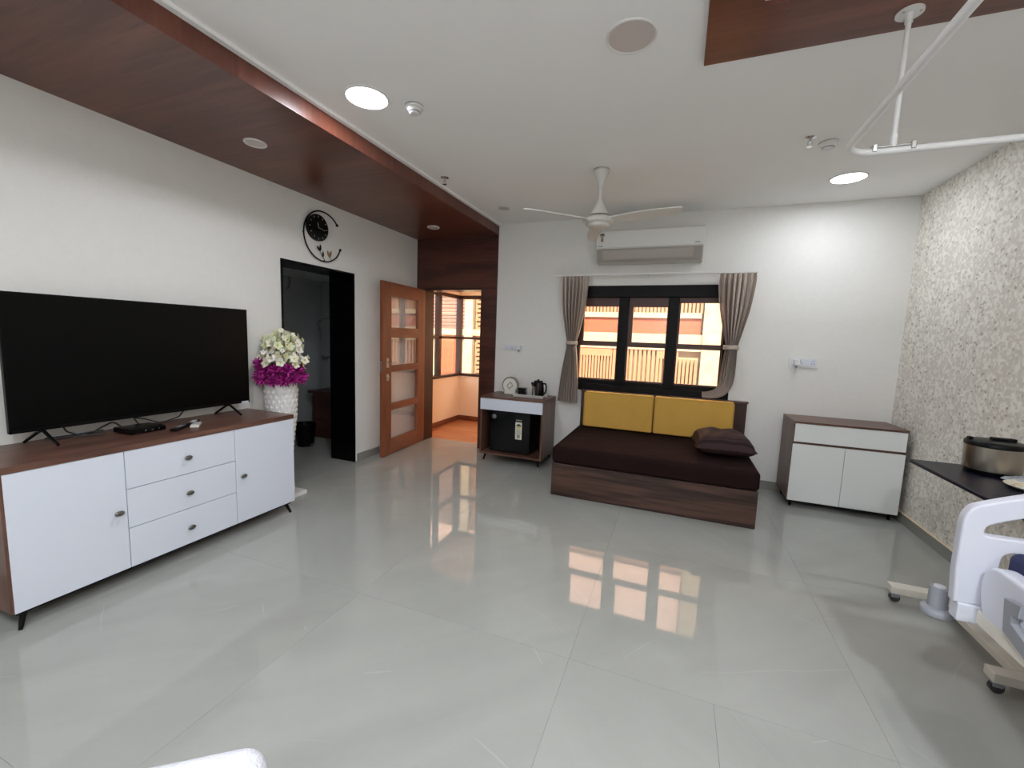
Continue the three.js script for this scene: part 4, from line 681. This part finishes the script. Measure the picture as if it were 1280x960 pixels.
// ───────────── bedside table on castors and what stands on it ─────────────
{
  const h = 0.8, t = thing('overbed_table', 'dark navy topped table on a cream castor base beside the wallpaper', 'table', [4.85, 0, 2.1]);
  obj('tabletop', bx(4.643, 5.09, h - 0.022, h, 1.613, 2.56, 0.008), M.tableTop, t, 'dark navy tabletop');
  obj('base_leg', bx(4.53, 5.06, 0.058, 0.1, 1.832, 1.9, 0.004), M.bedBeam, t); obj('base_leg', bx(4.635, 5.06, 0.058, 0.1, 2.478, 2.545, 0.004), M.bedBeam, t);
  obj('base_beam', bx(4.735, 4.845, 0.062, 0.1, 1.9, 2.478, 0.004), M.bedBeam, t);
  obj('column', bx(4.99, 5.05, 0.1, h - 0.022, 2.482, 2.542, 0.006), M.bedBeam, t);
  for (const [x, z] of [[4.56, 1.866], [5.03, 1.866], [4.665, 2.511], [5.03, 2.511]]) { const f = obj('caster_fork', [rod(V(x, 0.035, z), V(x, 0.058, z), 0.012), bx(x - 0.018, x + 0.018, 0.028, 0.05, z - 0.016, z + 0.016, 0.004)], M.greyPlastic, t); obj('wheel', at(new THREE.CylinderGeometry(0.024, 0.024, 0.022, 20).rotateX(Math.PI / 2), x, 0.024, z), M.rubber, f); }
  const c = thing('rice_cooker', 'brushed steel cooking pot with black lid on the navy table', 'cooker', [4.935, h, 1.77]);
  const px = 4.935, pz = 1.77;
  obj('base', at(lathe([[0.0001, 0], [0.1, 0], [0.104, 0.004], [0.106, 0.02]], 40), px, h, pz), M.black, c); obj('body', at(lathe([[0.106, 0.02], [0.115, 0.024], [0.117, 0.14], [0.1175, 0.15]], 48), px, h, pz), M.steel, c);
  obj('lid', at(lathe([[0.1175, 0.15], [0.12, 0.152], [0.12, 0.168], [0.112, 0.178], [0.06, 0.184], [0.0001, 0.186]], 48), px, h, pz), M.black, c);
  obj('lid_latch', bx(px - 0.02, px + 0.08, h + 0.18, h + 0.2, pz - 0.018, pz + 0.018, 0.006), M.black, c); obj('knob', bx(px - 0.116, px - 0.098, h + 0.165, h + 0.195, pz - 0.014, pz + 0.014, 0.005), M.black, c);
  const p = thing('plate', 'cream round plate on the navy table', 'plate', [4.965, h, 2.07]);
  obj('dish', at(lathe([[0.0001, 0.004], [0.08, 0.004], [0.1, 0.01], [0.122, 0.018], [0.125, 0.016], [0.1, 0.003], [0.075, 0], [0.0001, 0]], 48), 4.965, h, 2.07), M.ceramic, p); obj('ring', at(new THREE.TorusGeometry(0.088, 0.0025, 6, 48).rotateX(Math.PI / 2), 4.965, h + 0.0075, 2.07), std({ color: 0xd8c39b, roughness: 0.4 }), p, 'tan ring');
  const wr = new THREE.SphereGeometry(1, 30, 18), q = wr.attributes.position, NN = noiser(5); for (let i = 0; i < q.count; i++) { const d = V(q.getX(i), q.getY(i), q.getZ(i)), k = 0.75 + 0.5 * NN.fbm((Math.atan2(d.z, d.x) / 6.283 + 0.5), d.y * 0.5 + 0.5, 8, 8, 2); q.setXYZ(i, d.x * 0.09 * k, Math.max(-0.012, d.y * 0.018 * k), d.z * 0.045 * k); } wr.computeVertexNormals();
  tag(obj('plastic_pouch', at(wr, 4.99, h + 0.0125, 1.925)), 'crumpled clear plastic pouch between pot and plate', 'pouch').material = phys({ color: 0xdfe3ea, transmission: 0.55, thickness: 0, roughness: 0.12 });
}
// ───────────── hospital bed ─────────────
{
  const x0 = 4.243, x1 = 5.113, zf = 2.95, t = thing('hospital_bed', 'white hospital bed with navy mattress beside the wallpaper wall', 'bed', [4.68, 0, 4.0]);
  const mx = (x0 + x1) / 2, S = new THREE.Shape(), m = (x) => 2 * mx - x;
  S.moveTo(4.25, 0.592); S.lineTo(x0, 0.7); S.lineTo(x0, 0.86); S.quadraticCurveTo(4.244, 0.925, 4.285, 0.938); S.bezierCurveTo(4.42, 1.0, 4.55, 1.04, mx, 1.045); S.bezierCurveTo(m(4.55), 1.04, m(4.42), 1.0, m(4.285), 0.938); S.quadraticCurveTo(m(4.244), 0.925, m(x0), 0.86); S.lineTo(m(x0), 0.7); S.lineTo(m(4.25), 0.592);
  S.lineTo(m(4.352), 0.592); S.bezierCurveTo(m(4.33), 0.66, m(4.338), 0.7, m(4.34), 0.755); S.quadraticCurveTo(m(4.342), 0.79, m(4.375), 0.795); S.lineTo(4.375, 0.795); S.quadraticCurveTo(4.342, 0.79, 4.34, 0.755); S.bezierCurveTo(4.338, 0.7, 4.33, 0.66, 4.352, 0.592); S.closePath();
  const hole = new THREE.Path(); hole.moveTo(4.288, 0.853); hole.quadraticCurveTo(4.289, 0.83, 4.31, 0.83); hole.lineTo(m(4.31), 0.83); hole.quadraticCurveTo(m(4.289), 0.83, m(4.288), 0.853); hole.quadraticCurveTo(m(4.29), 0.876, m(4.31), 0.885); hole.bezierCurveTo(m(4.42), 0.945, m(4.55), 0.975, mx, 0.978); hole.bezierCurveTo(4.55, 0.975, 4.42, 0.945, 4.31, 0.885); hole.quadraticCurveTo(4.29, 0.876, 4.288, 0.853); S.holes.push(hole);
  const board = (z, n) => obj(n, uvBox(new THREE.ExtrudeGeometry(S, { depth: 0.022, bevelEnabled: true, bevelSize: 0.007, bevelThickness: 0.009, bevelSegments: 4, curveSegments: 14 }).translate(0, 0, z)), M.bedPlastic, t);
  board(zf, 'footboard'); board(5.08, 'headboard');
  obj('end_frame', bx(4.252, m(4.252), 0.522, 0.588, zf - 0.008, zf + 0.04, 0.006), M.bedPlastic, t); obj('end_frame', bx(4.252, m(4.252), 0.522, 0.588, 5.07, 5.12, 0.006), M.bedPlastic, t);
  obj('deck', bx(4.36, m(4.36), 0.58, 0.64, zf + 0.05, 5.05, 0.01), M.greyPlastic, t);
  obj('mattress', bx(4.352, m(4.352), 0.64, 0.805, zf + 0.033, 5.04, 0.03), M.navy, t, 'navy blue mattress');
  for (const x of [4.247, m(4.247)]) { const b = obj('corner_bumper', [at(lathe([[0.0001, 0.478], [0.04, 0.478], [0.048, 0.486], [0.048, 0.502], [0.04, 0.512], [0.0001, 0.512]], 28), x, 0, zf - 0.062)], M.greyPlastic, t, 'grey corner bumper'); obj('bumper_post', at(new THREE.CylinderGeometry(0.028, 0.028, 0.075, 24), x, 0.5495, zf - 0.062), M.greyPlastic, b); obj('socket_insert', at(new THREE.CylinderGeometry(0.017, 0.017, 0.006, 18), x, 0.589, zf - 0.062), M.bedPlastic, b); }
  for (const [s, x] of [[1, 4.262], [-1, m(4.262)]]) {
    const a = new THREE.Shape(); a.moveTo(3.01, 0.6); a.quadraticCurveTo(2.985, 0.66, 3.0, 0.71); a.quadraticCurveTo(3.02, 0.745, 3.06, 0.745); a.lineTo(3.95, 0.745); a.quadraticCurveTo(4.0, 0.745, 4.01, 0.7); a.quadraticCurveTo(4.01, 0.63, 3.97, 0.575); a.lineTo(3.08, 0.56); a.quadraticCurveTo(3.03, 0.56, 3.01, 0.6);
    const r = obj('side_rail', uvBox(new THREE.ExtrudeGeometry(a, { depth: 0.03, bevelEnabled: true, bevelSize: 0.012, bevelThickness: 0.014, bevelSegments: 4 }).rotateY(-Math.PI / 2).translate(x + 0.015 + (s > 0 ? 0.068 : -0.068), 0, 0)), M.bedPlastic, t);
    if (s > 0) { const B = new THREE.Shape([[3.132, 0.698], [3.198, 0.71], [3.193, 0.672], [3.169, 0.666], [3.171, 0.64], [3.2, 0.629], [3.232, 0.618], [3.3, 0.56], [3.3, 0.53], [3.236, 0.575], [3.146, 0.6]].map(([a, b]) => new THREE.Vector2(a, b)));
      obj('rail_bracket', uvBox(new THREE.ExtrudeGeometry(B, { depth: 0.016, bevelEnabled: true, bevelSize: 0.002, bevelThickness: 0.002, bevelSegments: 1 }).rotateY(-Math.PI / 2).translate(4.298, 0, 0)), M.greyPlastic, r, 'grey metal bracket'); }
  }
  obj('side_beam', bx(4.3, 4.35, 0.53, 0.58, zf + 0.04, 5.07, 0.006), M.bedBeam, t); obj('side_beam', bx(m(4.35), m(4.3), 0.53, 0.58, zf + 0.04, 5.07, 0.006), M.bedBeam, t);
  for (const z of [3.75, 4.75]) { obj('lift_column', bx(mx - 0.06, mx + 0.06, 0.2, 0.56, z - 0.06, z + 0.06, 0.008), M.bedBeam, t); obj('base_bar', bx(4.42, m(4.42), 0.14, 0.2, z - 0.035, z + 0.035, 0.006), M.bedBeam, t); for (const x of [4.45, m(4.45)]) obj('caster', [at(new THREE.CylinderGeometry(0.055, 0.055, 0.03, 24).rotateZ(Math.PI / 2), x, 0.055, z), rod(V(x, 0.1, z), V(x, 0.14, z), 0.015)], M.greyPlastic, t); }
  obj('base_spine', bx(mx - 0.04, mx + 0.04, 0.145, 0.195, 3.785, 4.715, 0.006), M.bedBeam, t);
}
// ───────────── stool under a white towel ─────────────
{
  const t = thing('stool', 'square stool hidden under the white towel', 'stool', [2.42, 0, 4.668]); t.userData.local = true; t.rotation.y = -0.927;
  obj('seat', bx(-0.2, 0.2, 0.5, 0.58, -0.27, 0.27, 0.02), M.darkwood, t);
  for (const [x, z] of [[-0.16, -0.22], [0.16, -0.22], [-0.16, 0.22], [0.16, 0.22]]) obj('leg', bx(x - 0.02, x + 0.02, 0, 0.5, z - 0.02, z + 0.02, 0.003), M.darkwood, t);
  const N = noiser(91), n = 70, pos = [], uv = [], idx = [];
  for (let j = 0; j <= n; j++) for (let i = 0; i <= n; i++) {
    const u = (i / n * 2 - 1) * 0.44, v = (j / n * 2 - 1) * 0.5, a = 0.212, b = 0.282, R = 0.05;
    const ox = Math.max(0, Math.abs(u) - a), oz = Math.max(0, Math.abs(v) - b), o = Math.hypot(ox, oz), fl = Math.min(o, R * 1.57) / R, dr = Math.max(0, o - R * 1.57), k = o > 0 ? (R * Math.sin(fl) + 0.02 * Math.sin((Math.atan2(v, u)) * 14) * Math.min(1, dr / 0.1) + 0.05 * dr) / o : 0;
    pos.push(Math.sign(u) * (Math.min(Math.abs(u), a) + ox * k), 0.588 + 0.004 * N.fbm(i / n, j / n, 8, 8, 2) - R * (1 - Math.cos(fl)) - dr, Math.sign(v) * (Math.min(Math.abs(v), b) + oz * k)); uv.push(u, v);
  }
  for (let j = 0; j < n; j++) for (let i = 0; i < n; i++) { const a = j * (n + 1) + i, b = a + 1, c = a + n + 1, d = c + 1; idx.push(a, c, b, b, c, d); }
  const g = new THREE.BufferGeometry(); g.setAttribute('position', new THREE.Float32BufferAttribute(pos, 3)); g.setAttribute('uv', new THREE.Float32BufferAttribute(uv, 2)); g.setIndex(idx); g.computeVertexNormals();
  const w = thing('towel', 'white terry towel draped near the lower edge of the room', 'towel', [2.42, 0, 4.668]); w.userData.local = true; w.rotation.y = -0.927; obj('cloth', g, M.towel, w);
}
// ───────────── in the washroom ─────────────
{
  const b = thing('waste_bin', 'black plastic waste bin in the dark washroom', 'bin', [-1.02, 0, 0.93]);
  obj('body', at(lathe([[0.0001, 0.002], [0.095, 0.002], [0.1, 0.01], [0.125, 0.27], [0.13, 0.275], [0.13, 0.285], [0.12, 0.285], [0.095, 0.012], [0.0001, 0.012]], 32), -1.02, 0, 0.93), M.black, b); obj('foot_lever', bx(-0.925, -0.9, 0.02, 0.035, 0.91, 0.95, 0.004), M.metal, b);
  const c = thing('wooden_chest', 'reddish brown wooden vanity chest in the dark washroom', 'chest', [-1.2, 0, 0.4]);
  obj('body', bx(-1.28, -0.6, 0.0, 0.61, 0.21, 0.55, 0.004, 'x'), M.panel, c); obj('top', bx(-1.33, -0.58, 0.61, 0.645, 0.205, 0.6, 0.006, 'x'), M.panel, c);
}

scene.traverse((o) => { delete o.userData.local; if (o.isMesh) o.castShadow = o.receiveShadow = true; });
renderer.render(scene, camera);
